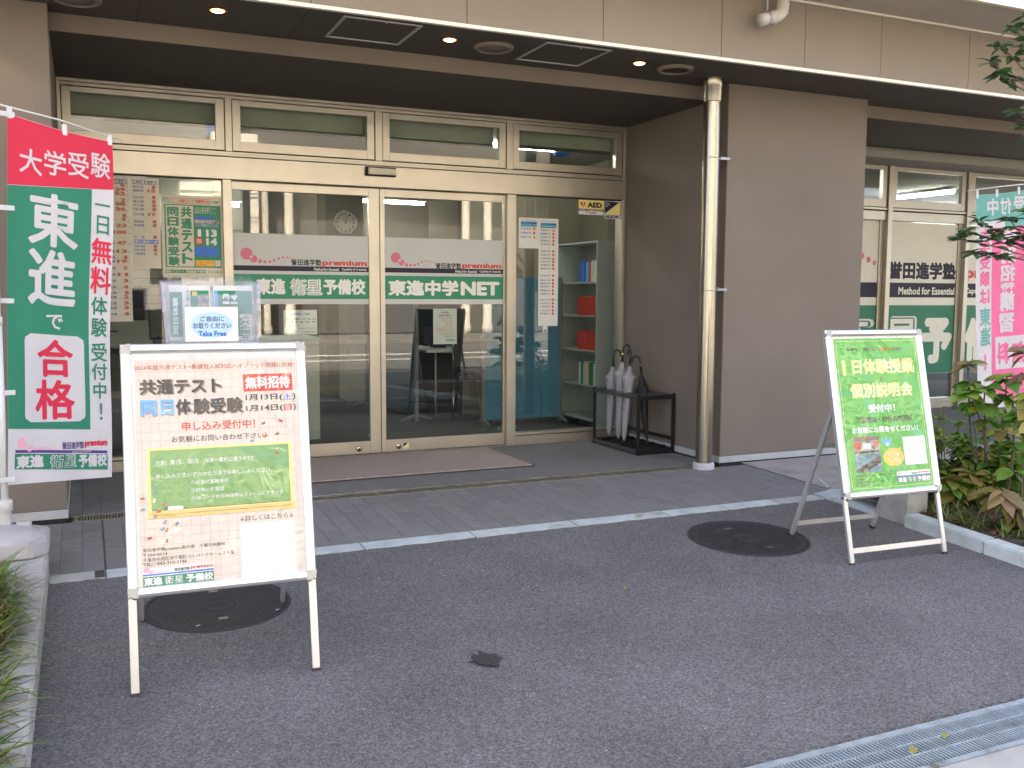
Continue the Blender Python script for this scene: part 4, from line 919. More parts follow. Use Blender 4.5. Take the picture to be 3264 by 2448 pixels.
# ------------------------------------------------------------------ A-frame signs
def asign(org, angz, lean, backpts, label, crossbar, name='sandwich_board'):
    t_ = thing(name, label, 'sign board', org, (0, 0, angz), group='aluminium A-frame poster stands')
    cl, sl = math.cos(R(lean)), math.sin(R(lean))
    def Pt(u, v, w_=0): return (u, v*sl-w_*cl, v*cl+w_*sl)
    th_ = R(90-lean)
    def pl(nm, m): # oriented part
        pass
    u0, u1, v0, v1, fwid = 0, .672, .347, 1.268, .036
    # snap frame: four mitred rails with rounded nose
    def rail(a, b, inn, nm='frame_rail'):
        # a,b outer ends (u,v); inn = inward unit
        bm = bmesh.new(); rings = []
        prof = [(0, -.004), (0, .006), (.004, .012), (.013, .0155), (.024, .0145), (.033, .0085), (.036, .004), (.036, -.004)]
        dir_ = (b[0]-a[0], b[1]-a[1]); L = math.hypot(*dir_); dir_ = (dir_[0]/L, dir_[1]/L)
        for s_, e in ((0, a), (1, b)):
            ring = []
            for q, h in prof:
                m_ = q if s_ == 0 else -q
                uu = e[0]+inn[0]*q+dir_[0]*m_; vv = e[1]+inn[1]*q+dir_[1]*m_
                ring.append(bm.verts.new(Pt(uu, vv, h)))
            rings.append(ring)
        n = len(prof)
        for k in range(n-1): bm.faces.new((rings[0][k], rings[0][k+1], rings[1][k+1], rings[1][k]))
        bm.faces.new((rings[0][0], rings[1][0], rings[1][-1], rings[0][-1]))
        bmesh.ops.recalc_face_normals(bm, faces=bm.faces)
        return bmobj(nm, bm, MT['alu'], t_)
    rail((u0, v0), (u1, v0), (0, 1)); rail((u0, v1), (u1, v1), (0, -1)); rail((u0, v0), (u0, v1), (1, 0)); rail((u1, v0), (u1, v1), (-1, 0))
    for cx, cy, sx, sy in ((u0, v0, 1, 1), (u1, v0, -1, 1), (u0, v1, 1, -1), (u1, v1, -1, -1)):
        bm = bmesh.new(); c_ = (cx+sx*.030, cy+sy*.030); k_ = 8; out = []; inn_ = []
        pts = [(cx+sx*.03, cy-sy*.0015)]
        for k in range(k_+1):
            an = math.pi/2*k/k_; pts.append((c_[0]-sx*.0305*math.sin(an), c_[1]-sy*.0315*math.cos(an)))
        pts += [(cx+sx*.037, cy+sy*.03), (cx+sx*.037, cy+sy*.037), (cx+sx*.03, cy+sy*.037)]
        seen = []
        pts = [(cx+sx*.037, cy-sy*.0005)]+[(c_[0]-sx*.0305*math.sin(math.pi/2*k/k_), c_[1]-sy*.0305*math.cos(math.pi/2*k/k_)) for k in range(k_+1)]+[(cx-sx*.0005, cy+sy*.037), (cx+sx*.037, cy+sy*.037)]
        f1 = [bm.verts.new(Pt(p[0], p[1], .0165)) for p in pts]; f0 = [bm.verts.new(Pt(p[0], p[1], -.005)) for p in pts]
        bm.faces.new(f1); bm.faces.new(f0[::-1])
        for k in range(len(pts)): bm.faces.new((f0[k], f0[(k+1) % len(pts)], f1[(k+1) % len(pts)], f1[k]))
        bmesh.ops.recalc_face_normals(bm, faces=bm.faces); bmobj('corner_cap', bm, MT['capgrey'], t_)
    for cx, sx in ((u0, 1), (u1, -1)): bar('corner_guard', Pt(cx+sx*.001, v0+.014, -.012), Pt(cx+sx*.030, v0-.004, -.012), .014, .022, MT['blackp'], t_, roll=Pt(0, 0, 1))
    # back panel
    bm = bmesh.new(); q = [Pt(.012, v0+.012, -.005), Pt(u1-.012, v0+.012, -.005), Pt(u1-.012, v1-.012, -.005), Pt(.012, v1-.012, -.005)]
    q2 = [Pt(.012, v0+.012, .002), Pt(u1-.012, v0+.012, .002), Pt(u1-.012, v1-.012, .002), Pt(.012, v1-.012, .002)]
    a = [bm.verts.new(p) for p in q]; b = [bm.verts.new(p) for p in q2]
    bm.faces.new(a[::-1]); bm.faces.new(b)
    for k in range(4): bm.faces.new((a[k], a[(k+1) % 4], b[(k+1) % 4], b[k]))
    bmobj('back_panel', bm, MT['white'], t_)
    # front legs behind the frame
    for u in (.015, u1-.015):
        bm = bmesh.new(); beam(bm, Pt(u, .012, -.013), Pt(u, v1-.02, -.013), .028, .016, roll=Pt(0, 0, 1)); bmesh.ops.bevel(bm, geom=list(bm.edges), offset=.002, segments=2, affect='EDGES'); bmobj('leg', bm, MT['alud'], t_)
        bar('foot_cap', Pt(u, -.001, -.013), Pt(u, .013, -.013), .031, .019, MT['blackp'], t_, roll=Pt(0, 0, 1))
    # back frame
    hinge = Pt(0, .86 if crossbar else .95, -.04)
    for k, (u, bp_) in enumerate(((.045, backpts[0]), (u1-.045, backpts[1]))):
        p0 = Vector((u, hinge[1], hinge[2])); p1 = Vector(bp_)
        dn = (p1-p0).normalized()
        bar('back_leg', p0, p1-dn*.012, .026, .018, MT['alud'], t_, roll=(1, 0, 0)); bar('foot_cap', p1-dn*.013, p1, .029, .021, MT['blackp'], t_, roll=(1, 0, 0))
        bar('hinge', p0+Vector((0, .0, -.02)), p0+Vector((0, -.02, .035)), .034, .03, MT['blackp'], t_)
        pm = p0.lerp(p1, .50); fm = Vector(Pt(u, (.40+.0), -.022))
        tube('stay', [pm, Vector((u, (pm.y+fm.y)/2, (pm.z+fm.z)/2-.035))], .004, MT['galv'], t_, 8); tube('stay', [Vector((u, (pm.y+fm.y)/2, (pm.z+fm.z)/2-.035)), fm], .004, MT['galv'], t_, 8)
    L0 = Vector((.045, hinge[1], hinge[2])); L1 = Vector((u1-.045, hinge[1], hinge[2]))
    for s_ in ((.30, .90) if crossbar else (.35,)):
        a = L0.lerp(Vector(backpts[0]), s_); b = L1.lerp(Vector(backpts[1]), s_); bar('back_rung', a, b, .010, .026 if s_ > .5 else .022, MT['alud'], t_, roll=(0, 0, 1))
    if crossbar: bar('front_rung', Pt(.03, .075, -.013), Pt(u1-.03, .075, -.013), .028, .012, MT['alud'], t_, roll=Pt(0, 0, 1))
    po = rect('poster', .031, .641, .374, 1.234, MT['paper'], t_, z=.0); po.rotation_euler = (th_, 0, 0); po.location = Pt(0, 0, .0028)
    def cover(m):
        n = 24; bm = bmesh.new(); gg = []
        for j in range(n+1):
            row = []
            for i in range(n+1):
                uu = .034+.604*i/n; vv = .380+.85*j/n
                e = min(i, n-i, j, n-j)/3
                row.append(bm.verts.new((uu, vv, .0055+min(1, e)*.0015*mathutils.noise.noise(Vector((uu*7, vv*5, .3))))))
            gg.append(row)
        for j in range(n):
            for i in range(n): bm.faces.new((gg[j][i], gg[j][i+1], gg[j+1][i+1], gg[j+1][i]))
        bmobj('clear_cover', bm, m, po, smooth=True)
    return t_, po, cover
# sign 1: cream poster
s1, p1, cv1 = asign((.102, 3.494, -.115), -.0418, 11.5, ((.045, .742, .031), (.66-.02, .742+.028, .033)), 'nearest A-frame sign with cream grid poster and green chalkboard picture', False)
rect('poster_sheet', .047, .632, .381, 1.208, MT['kraft'], p1, z=.0004)
bm = bmesh.new()
x = .063
while x < .63: abox(bm, x-.0006, x+.0006, .382, 1.207, .0005, .0008); x += .0325
y = .40
while y < 1.205: abox(bm, .048, .631, y-.0006, y+.0006, .0005, .0009); y += .0318
o = bmobj('grid_lines', bm, MT['gridl'], p1)
text('2024年度共通テスト×新課程入試対応ハイブリッド問題に挑戦！', .047, .629, 1.170, 1.190, MT['rust'], p1, bold=.012)
text('共通テスト', .067, .357, 1.074, 1.132, MT['shadow_ink'], p1, z=.0011, bold=.04); text('共通テスト', .062, .352, 1.078, 1.136, MT['ink'], p1, z=.0017, bold=.045)
rect('red_label', .432, .616, 1.079, 1.146, MT['red'], p1, z=.001); text('無料招待', .440, .608, 1.089, 1.137, MT['white'], p1, z=.0017, bold=.035)
text('同日体験受験', .068, .431, .996, 1.056, MT['shadow_ink'], p1, z=.0011, bold=.04); text('同日', .063, .180, 1.000, 1.060, MT['sky'], p1, z=.0017, bold=.04); text('体', .187, .240, 1.000, 1.060, MT['navy'], p1, z=.0017, bold=.04); text('験受験', .247, .427, 1.000, 1.060, MT['ink'], p1, z=.0017, bold=.04)
for (a, b, r_) in (((1.040), (1.068), ('1月13日(', '土', ')', 'blue')), ((.999), (1.027), ('1月14日(', '日', ')', 'red'))):
    text(r_[0], .438, .576, a, b, MT['ink'], p1, bold=.03); text(r_[1], .580, .610, a+.003, b-.002, MT[r_[3]], p1, bold=.03); text(r_[2], .616, .626, a, b, MT['ink'], p1, bold=.02)
text('申し込み受付中！', .205, .469, .940, .973, MT['red'], p1, bold=.018); text('お気軽にお問い合わせ下さい！', .167, .509, .898, .922, MT['ink'], p1, bold=.008)
rect('board_picture', .080, .602, .640, .880, MT['yellow'], p1, z=.001); rect('board_picture', .090, .590, .655, .872, MT['lgreen'], p1, z=.0014); rect('board_picture', .077, .604, .624, .648, MT['gold'], p1, z=.0018); rect('board_picture', .092, .590, .652, .655, MT['brown'], p1, z=.002); rect('board_picture', .092, .590, .636, .638, MT['brown'], p1, z=.0022)
rrect('board_picture', .146, .200, .652, .665, .004, MT['white'], p1, z=.0025)
text('対象：高1生、高2生、中高一貫校に通う中3生', .108, .459, .817, .835, MT['white'], p1, z=.0022, bold=.008); text('申し込み方法:いずれかの方法でお申し込みください。', .109, .524, .768, .786, MT['white'], p1, z=.0022, bold=.008)
text('①校舎に直接来校', .229, .364, .739, .755, MT['white'], p1, z=.0022, bold=.008); text('②校舎にお電話', .228, .346, .710, .726, MT['white'], p1, z=.0022, bold=.008); text('③QRコードからWEB申込フォームにアクセス', .226, .562, .681, .698, MT['white'], p1, z=.0022, bold=.008)
text('↓詳しくはこちら↓', .399, .597, .589, .610, MT['ink'], p1, bold=.008)
rect('blank_white_square', .398, .600, .378, .580, MT['white'], p1, z=.001)
text('誉田進学塾premium高校部　千葉中央駅校', .055, .342, .505, .520, MT['ink'], p1, bold=.008); text('〒260-0014', .055, .138, .490, .502, MT['ink'], p1, bold=.012); text('千葉市中央区本千葉町13-1 パークホームズ千葉', .055, .373, .471, .486, MT['ink'], p1, bold=.008); text('TEL：043-310-3196', .055, .204, .456, .468, MT['ink'], p1, bold=.012)
rect('logo_panel', .053, .297, .385, .448, MT['white'], p1, z=.001); rect('logo_panel', .053, .297, .421, .427, MT['blue'], p1, z=.0014); rect('logo_panel', .053, .297, .383, .418, MT['green'], p1, z=.0014)
logo_dots(p1, [(.066, .441, .011), (.080, .434, .007)]+[(.09+.009*k, .432+.002*math.sin(k*.7+3), .0022) for k in range(8)], .0016, MT['lpink'])
text('誉田進学塾', .160, .214, .430, .441, MT['navy'], p1, z=.002, bold=.02); text('premium', .217, .295, .430, .444, MT['red'], p1, z=.002, bold=.04)
text('東進', .056, .118, .386, .415, MT['white'], p1, z=.002, bold=.045); text('衛星', .126, .190, .387, .414, MT['white'], p1, z=.002, bold=.0); text('予備校', .199, .295, .386, .415, MT['white'], p1, z=.002, bold=.045)
cf = [(.50, .955, .3, 'brown'), (.565, .962, -.5, 'rust'), (.505, .905, .1, 'rust'), (.55, .912, .2, 'brown'), (.60, .94, .0, 'white'), (.545, .84, -.6, 'rust'), (.107, .745, .1, 'photo2'), (.105, .72, .3, 'photo2'), (.10, .69, 1.2, 'paley'), (.06, .70, 0, 'rust'), (.135, .675, .9, 'rust'), (.115, .65, .2, 'rust'), (.14, .66, .9, 'photo2'), (.10, .63, .1, 'photo2'), (.095, .60, .8, 'paley'), (.135, .61, 1, 'photo2'), (.155, .60, .8, 'paley'), (.125, .585, .3, 'photo2'), (.14, .58, 1.1, 'rust'), (.08, .556, .1, 'rust'), (.138, .542, 1.3, 'rust'), (.175, .60, .9, 'photo2'), (.455, .89, .1, 'photo2'), (.06, .66, .1, 'photo2')]
for (cx, cy, an, mm) in cf:
    c_, s_ = math.cos(an), math.sin(an); poly('confetti', [(cx+(a*c_-b*s_), cy+(a*s_+b*c_)) for a, b in ((-.008, -.0045), (.008, -.0035), (.0075, .0045), (-.007, .004))], MT[mm], p1, z=.0026)
cv1(MT['cover'])
# sign 2: green poster
s2, p2, cv2 = asign((3.654, 3.705, -.106), -.052, 13, ((.04, .555, .025), (.625, .545, .026)), 'A-frame sign with lime green poster beside the flower bed', True)
rect('poster_sheet', .050, .628, .384, 1.220, MT['pgreen'], p2, z=.0004)
for (a, b, c_, d_) in ((.062, .617, 1.2045, 1.2065), (.062, .617, .398, .400), (.062, .064, .40, 1.205), (.615, .617, .40, 1.205)): rect('border_line', a, b, c_, d_, MT['paley'], p2, z=.0008)
text('中学生・高校生', .131, .330, 1.146, 1.168, MT['ink'], p2, bold=.015); text('全学年', .362, .440, 1.147, 1.168, MT['red'], p2, bold=.025); text('対象！', .445, .522, 1.147, 1.168, MT['ink'], p2, bold=.015)
for z_, m_, b_ in ((.0009, 'white', .060), (.0015, 'yellow', .028)):
    text('1', .090, .112, 1.015, 1.100, MT[m_], p2, z=z_, bold=b_); text('日体験授業', .155, .590, 1.020, 1.105, MT[m_], p2, z=z_, bold=b_*.75); text('個別説明会', .125, .560, .888, .972, MT[m_], p2, z=z_, bold=b_*.75)
text('&', .335, .358, .977, 1.000, MT['ink'], p2, bold=.01)
text('受付中！', .233, .420, .806, .852, MT['white'], p2, bold=.04); text('学習相談・校舎の雰囲気', .141, .535, .750, .785, MT['ink'], p2, bold=.015); text('お気軽にお問合せください！', .105, .565, .695, .730, MT['white'], p2, bold=.04)
rect('photo_print', .102, .280, .585, .678, MT['photo1'], p2, z=.001); rect('photo_print', .102, .280, .484, .582, MT['photo2'], p2, z=.001)
for (a, b, c_, d_, mm) in ((.105, .28, .655, .677, 'brown'), (.105, .15, .61, .645, 'red'), (.24, .275, .62, .65, 'rust'), (.17, .22, .61, .64, 'white'), (.11, .27, .588, .60, 'ink')): rect('photo_print', a, b, c_, d_, MT[mm], p2, z=.0014)
poly('photo_print', ((.103, .50), (.278, .57), (.278, .53), (.16, .486), (.103, .486)), MT['ink'], p2, z=.0014)
# little blue bird drawing (plain)
disc('bird_drawing', .333, .636, .022, .017, MT['sky'], p2, z=.001); disc('bird_drawing', .334, .655, .012, .011, MT['sky'], p2, z=.0012); poly('bird_drawing', ((.318, .645), (.296, .668), (.306, .632)), MT['sky'], p2, z=.0011); poly('bird_drawing', ((.347, .645), (.372, .658), (.360, .630)), MT['sky'], p2, z=.0011); disc('bird_drawing', .334, .628, .012, .010, MT['pblue'], p2, z=.0016)
disc('speech_bubble', .369, .556, .072, .050, MT['orange'], p2, z=.001); poly('speech_bubble', ((.40, .592), (.418, .58), (.428, .612)), MT['orange'], p2, z=.0011)
text('詳しくは', .325, .408, .562, .582, MT['white'], p2, z=.0016, bold=.01); text('こちら→', .338, .408, .530, .550, MT['white'], p2, z=.0016, bold=.01)
rrect('blank_white_square', .445, .602, .507, .663, .004, MT['white'], p2, z=.001)
text('誉田進学塾premium高校部 東進衛星予備校 千葉中央駅校', .088, .345, .461, .471, MT['ink'], p2, bold=.008); text('〒260-0014', .088, .15, .444, .453, MT['ink'], p2, bold=.01); text('千葉市中央区本千葉町13-1 パークホームズ千葉', .088, .285, .428, .437, MT['ink'], p2, bold=.008); text('TEL：043-310-3196', .088, .185, .412, .421, MT['ink'], p2, bold=.01)
rect('logo_panel', .375, .612, .452, .475, MT['white'], p2, z=.001); rect('logo_panel', .375, .612, .446, .452, MT['blue'], p2, z=.0012); rect('logo_panel', .375, .612, .412, .445, MT['green'], p2, z=.001)
text('誉田進学塾', .478, .530, .456, .466, MT['navy'], p2, z=.0016, bold=.02); text('premium', .533, .608, .456, .469, MT['red'], p2, z=.0016, bold=.04); text('東進', .379, .440, .414, .443, MT['white'], p2, z=.0018, bold=.045); text('衛星', .448, .508, .415, .442, MT['white'], p2, z=.0018, bold=0); text('予備校', .515, .610, .414, .443, MT['white'], p2, z=.0018, bold=.045)
logo_dots(p2, [(.388, .464, .008), (.398, .460, .005)], .0016, MT['lpink'])
cv2(MT['cover2'])

# ------------------------------------------------------------------ take-free box on sign 1
tb = thing('leaflet_box', 'clear plastic leaflet box on top of the cream sign', 'box', (.262, 3.745, 1.131), (0, 0, -.0418))
def sidesheet(nm, pts, m, th=.002):
    bm = bmesh.new(); vs = [bm.verts.new(p) for p in pts]; bm.faces.new(vs); o = bmobj(nm, bm, m, tb)
    md = o.modifiers.new('thick', 'SOLIDIFY'); md.thickness = th; return o
Wb, Db, Hb = .358, .17, .235
fr_ = [(.012, 0, 0), (.346, 0, 0), (.352, -.004, .12), (.356, -.006, .19), (.30, -.006, .225-.0), (.285, -.006, .185), (.115, -.006, .185), (.085, -.006, .205), (.06, -.006, .225), (.0, -.006, .225), (.006, -.004, .12)]
fr_ = [(.012, 0, 0), (.346, 0, 0), (.352, -.004, .12), (.358, -.006, .225), (.300, -.006, .225), (.270, -.006, .205), (.262, -.006, .182), (.100, -.006, .182), (.092, -.006, .205), (.062, -.006, .225), (.0, -.006, .225), (.006, -.004, .12)]
sidesheet('box_front', fr_, MT['clear']); sidesheet('box_back', [(.012, Db, 0), (.346, Db, 0), (.358, Db+.006, .235), (0, Db+.006, .235)], MT['clear'])
sidesheet('box_side', [(.012, 0, 0), (.012, Db, 0), (0, Db+.006, .235), (0, -.006, .225)], MT['clear']); sidesheet('box_side', [(.346, 0, 0), (.346, Db, 0), (.358, Db+.006, .235), (.358, -.006, .225)], MT['clear'])
box('box_bottom', .012, .346, 0, Db, -.002, .002, MT['clear'], tb, 0)
for a, b in ((.0, .014), (.344, .358)): sidesheet('box_rib', [(a, -.009, .118), (b, -.009, .118), (b, -.010, .226), (a, -.010, .226)], MT['clear'])
card = thing('take_free_card', 'white card with blue oval reading Take Free, on the leaflet box', 'card', (.262, 3.738, 1.131), (R(90), 0, -.0418))
rect('card_sheet', .079, .272, .004, .134, MT['white'], card, z=.0, th=.0008)
disc('blue_oval', .1755, .066, .077, .049, MT['pblue'], card, z=.0006, n=40)
text('ご自由に', .134, .220, .079, .100, MT['blue'], card, bold=.035).data.materials[0] = MT['listblue']; text('お取りください', .108, .246, .052, .074, MT['listblue'], card, bold=.035); text('Take Free', .126, .228, .023, .044, MT['blue'], card, bold=.04)
for i, (x0, x1, y_, lb) in enumerate(((.028, .176, .06, 'green and white leaflets packed in the left half of the clear box'), (.188, .335, .055, 'green leaflets with dates 13 and 14 in the right half of the box'))):
    lf = thing('leaflet_stack', lb, 'leaflets', (.262, 3.745, 1.131), (0, 0, -.0418), group='leaflets in the clear box')
    for k in range(5): box('leaflet', x0+k*.001, x1-k*.0015, y_+k*.018, y_+k*.018+.004, .004, .215-.004*k, MT['paper'], lf, .0005)
    fc = rect('leaflet_front', x0+.002, x1-.002, .006, .213, MT['paper'], lf); fc.rotation_euler = (R(90), 0, 0); fc.location = (0, y_-.001, 0)
    if i == 0:
        rect('print_block', .105, x1-.004, .02, .196, MT['green'], fc, z=.0005); rect('print_block', .112, .130, .175, .192, MT['gold'], fc, z=.001); text('共通テスト', .086, .098, .02, .150, MT['rust'], fc, z=.001, bold=.03, rot=90); text('高0生', .09, .10, .155, .200, MT['ink'], fc, z=.001, rot=90)
        rect('print_block', .132, .17, .12, .175, MT['photo1'], fc, z=.001); rect('print_block', .03, .075, .02, .19, MT['green'], fc, z=.0005); text('同日体験', .04, .06, .03, .17, MT['white'], fc, z=.001, bold=.03, rot=90)
    else:
        rect('print_block', .205, x1-.002, .02, .196, MT['green'], fc, z=.0005); rect('print_block', .192, .204, .12, .196, MT['sky'], fc, z=.0005)
        text('13', .222, .248, .145, .185, MT['white'], fc, z=.001, bold=.05, rot=90); text('14', .252, .278, .145, .180, MT['white'], fc, z=.001, bold=.05, rot=90); text('1', .222, .248, .12, .134, MT['white'], fc, z=.001, bold=.05, rot=90)
        disc('red_spot', .262, .122, .016, .016, MT['red'], fc, z=.0012); rect('print_block', .285, .330, .005, .105, MT['papery'], fc, z=.0008); text('共通テスト', .290, .325, .008, .10, MT['green'], fc, z=.0013, bold=.04, rot=90)
        text('同日', .335-.055, .335-.04, .02, .09, MT['green'], fc, z=.0014, bold=.04, rot=90)
    # crumpled cellophane rising above the leaflets
    bm = bmesh.new(); n = 40; rows = []
    for j, (h, amp) in enumerate(((.20, .002), (.225, .008), (.252, .013))):
        rows.append([bm.verts.new((x0+(x1-x0)*k/n, y_+.03+amp*math.sin(k*1.7+i)+amp*.6*math.sin(k*3.1+j), h+(.006*math.sin(k*2.3) if j == 2 else 0))) for k in range(n+1)])
    for a, b in zip(rows, rows[1:]):
        for k in range(n): bm.faces.new((a[k], a[k+1], b[k+1], b[k]))
    bmobj('cellophane_sleeve', bm, MT['film'], lf)

# ------------------------------------------------------------------ banner flags
def flag(corners, Wf, Hf, label, regions, texts, wave, mirror, discs=()):
    """corners: TL, TR, BL, BR world points; local (u,v) metres, v from top down"""
    TL, TR, BL, BR = [Vector(c) for c in corners]
    nrm = (TR-TL).cross(BL-TL).normalized()
    if nrm.dot(Vector((0, 0, 1.3))-TL) < 0: nrm = -nrm
    def fn(x, y, z):
        # x: 0..Wf, y: 0..-Hf
        s = x/Wf; t = -y/Hf
        if mirror: s = 1-s
        p = TL*(1-s)*(1-t)+TR*s*(1-t)+BL*(1-s)*t+BR*s*t
        sag = -.012*math.sin(math.pi*s)*max(0, 1-t*6)
        wv_ = wave*(math.sin(s*5.2+t*3.0)*.6+math.sin(s*2.1-t*6.5+1)*.7+.35*math.sin(s*11+t*9))*min(1, .3+t*1.2)
        return p+nrm*(wv_+z)+Vector((0, 0, sag))+Vector((1, 0, 0))*(.006*math.sin(t*9)*s)
    root = thing('banner_flag', label, 'banner')
    def patch(nm, x0, x1, y0, y1, m, z):
        y0f = y0 if callable(y0) else None; y1f = y1 if callable(y1) else None
        y0 = y0((x0+x1)/2) if y0f else y0; y1 = y1((x0+x1)/2) if y1f else y1
        nx = max(2, int((x1-x0)/Wf*22)); ny = max(2, int((y0-y1)/Hf*60)); bm = bmesh.new(); g_ = []
        for j in range(ny+1):
            row = []
            for i in range(nx+1):
                xx = x0+(x1-x0)*i/nx; ya = y0f(xx) if y0f else y0; yb = y1f(xx) if y1f else y1; row.append(bm.verts.new(fn(xx, ya+(yb-ya)*j/ny, z)))
            g_.append(row)
        for j in range(ny):
            for i in range(nx): bm.faces.new((g_[j][i], g_[j][i+1], g_[j+1][i+1], g_[j+1][i]))
        return bmobj(nm, bm, m, root, smooth=True)
    for r_ in regions: patch(*r_)
    for (cx, cy, r_, m, z) in discs:
        bm = bmesh.new(); f = [bm.verts.new(fn(cx+r_*math.cos(k*math.pi/9), cy+r_*math.sin(k*math.pi/9), z)) for k in range(18)]; bm.faces.new(f); bmobj('dot', bm, m, root)
    for (s_, x0, x1, y0, y1, m, b, z) in texts: text(s_, x0, x1, y0, y1, MT[m], root, z=z, bold=b, fn=fn)
    return root, fn
Wf, Hf = .60, 1.80
k1 = Wf/225; k2 = Hf/806
def U(px): return (px-15)*k1
def V(py): return -(py-243)*k2
# flag 1 pixel rows are read along the left hem; rows shift upwards to the right edge, the corner points take care of it
def V1(py, px): # undo perspective shear of the rows
    s = (px-15)/225; top = 243+s*48; bot = 1048-s*18
    return -(py-top)/(bot-top)*Hf
def VL(py): return lambda x: V1(py, 15+x/k1)
reg = [('cloth', 0, Wf, 0, -Hf, MT['flagw'], 0), ('cloth_panel', 0, Wf, -.002, VL(397), MT['crim'], .0012), ('cloth_panel', 0, U(191), VL(398), VL(926), MT['flagg'], .0012),
       ('logo_panel', U(30), U(229), VL(972), VL(978), MT['purple'], .0012), ('logo_panel', U(29), U(230), VL(980), VL(1014), MT['flagg'], .0012)]
def tx(s_, x0, x1, y0, y1, m, b=.03, z=.0026): xm = (x0+x1)/2; return (s_, U(x0), U(x1), V1(y1, xm), V1(y0, xm), m, b, z)
tx1 = [tx('大', 38, 84, 316, 372, 'flagw', .012), tx('学', 88, 134, 316, 372, 'flagw', .012), tx('受', 138, 184, 316, 372, 'flagw', .012), tx('験', 188, 233, 316, 372, 'flagw', .012),
       tx('東', 57, 163, 413, 529, 'flagw', .024), tx('進', 57, 162, 535, 657, 'flagw', .024), tx('で', 97, 135, 675, 708, 'flagw', .02),
       tx('合', 77, 156, 730, 812, 'crim', .024, .004), tx('格', 72, 157, 818, 905, 'crim', .024, .004),
       tx('一', 198, 232, 430, 434, 'flagg', .012), tx('日', 203, 230, 456, 497, 'flagg', .012), tx('無', 193, 238, 505, 562, 'crim', .02), tx('料', 193, 238, 568, 628, 'crim', .02),
       tx('体', 196, 232, 634, 674, 'flagg', .015), tx('験', 196, 232, 680, 722, 'flagg', .015), tx('受', 196, 232, 735, 776, 'flagg', .015), tx('付', 196, 232, 780, 817, 'flagg', .015), tx('中', 199, 229, 822, 858, 'flagg', .015), tx('！', 213, 219, 868, 905, 'flagg', .015),
       tx('誉田進学塾', 128, 176, 953, 969, 'purple', .02), tx('premium', 178, 229, 948, 966, 'crim', .05), tx('Method for Essential', 150, 192, 973, 977, 'flagw', .01), tx('東進', 32, 90, 983, 1011, 'flagw', .045), tx('衛星', 102, 160, 981, 1011, 'flagw', .045), tx('衛星', 104, 157, 983, 1010, 'flagg', .01, .0034), tx('予備校', 164, 228, 979, 1008, 'flagw', .045)]
dts = [(U(44), V1(957, 44), .027, MT['lpink'], .002), (U(60), V1(968, 60), .017, MT['lpink'], .0022)]+[(U(72+i*5), V1(970-3.0*math.sin(i*.33), 72+i*5), .007-.0004*i, MT['lpink'], .0022) for i in range(11)]
fl1, fn1 = flag(((-.308, 5.246, 2.176), (.165, 5.467, 2.105), (-.371, 5.086, .39), (.092, 5.315, .354)), Wf, Hf, 'crimson, green and white vertical banner at the left edge', reg, tx1, .010, False, dts)
# rounded white box behind the two big red characters
bm = bmesh.new(); pr = []
x0, x1, y0, y1, r_ = U(50), U(180), V1(910, 115), V1(720, 115), .035
for cx, cy, a in ((x1-r_, y1-r_, 0), (x0+r_, y1-r_, 90), (x0+r_, y0+r_, 180), (x1-r_, y0+r_, 270)):
    for k in range(5): pr.append((cx+r_*math.cos(R(a+k*22.5)), cy+r_*math.sin(R(a+k*22.5))))
gg = []
for j in range(25):
    yy = y1+(y0-y1)*j/24; dd = min(y1-yy, yy-y0); ins = r_-math.sqrt(max(0, r_*r_-max(0, r_-dd)**2))
    gg.append([bm.verts.new(fn1(x0+ins+(x1-x0-2*ins)*i/14, yy, .0024)) for i in range(15)])
for j in range(24):
    for i in range(14): bm.faces.new((gg[j][i], gg[j][i+1], gg[j+1][i+1], gg[j+1][i]))
bmobj('rounded_panel', bm, MT['flagw'], fl1, smooth=True)
def strapbox(p, q, wd, parent, d=(0, 0, 1)): return bar('hanging_loop', p, q, wd, .004, MT['strap'], parent)
for s_ in (.02, .52, .97):
    p = fn1(Wf*s_, 0, .003); bar('hanging_loop', p-Vector((0, 0, .022)), p+Vector((-.002, 0, .032)), .024, .008, MT['strap'], fl1)
for t_ in (.003, .255, .505, .752, .985):
    p = fn1(.0, -Hf*t_, .002); bar('hanging_loop', p+Vector((.03, .01, 0)), p+Vector((-.075, -.03, .002)), .024, .008, MT['strap'], fl1, roll=(0, 1, 0))
pl1 = thing('flag_pole', 'white telescopic pole with crossbar carrying the crimson and green banner', 'pole')
tube('pole_tube', [(-.385, 5.10, .20), (-.378, 5.11, 1.18)], .017, MT['pole'], pl1, 16); tube('pole_tube', [(-.378, 5.11, 1.18), (-.372, 5.12, 2.30)], .0135, MT['pole'], pl1, 16)
tube('pole_joint', [(-.3785, 5.11, 1.16), (-.378, 5.11, 1.20)], .0195, MT['pole'], pl1, 16)
a0 = fn1(0, 0, .002)+Vector((-.07, -.03, .040)); a1 = fn1(Wf, 0, .002)+Vector((.045, .02, .012)); tube('crossbar', [a0, a0.lerp(a1, .5)+Vector((0, 0, .012)), a1], [.005, .0045, .003], MT['pole'], pl1, 8)
fb = thing('water_weight', 'white water filled plastic base holding the left flag pole', 'flag weight', (-.42, 5.02, .085))
bm = bmesh.new(); abox(bm, -.25, .225, -.21, .2, 0, .072); vert = [e for e in bm.edges if abs(e.verts[0].co.z-e.verts[1].co.z) > .01]
bmesh.ops.bevel(bm, geom=vert, offset=.07, segments=1, affect='EDGES'); bmesh.ops.bevel(bm, geom=list(bm.edges), offset=.008, segments=2, affect='EDGES'); bmobj('base_tank', bm, MT['stonebase'], fb)
lathe('base_dome', [(.21, .070), (.205, .078), (.18, .080), (.175, .088), (.13, .104), (.07, .112), (.0, .112)], MT['stonebase'], fb, 40, cap=False)
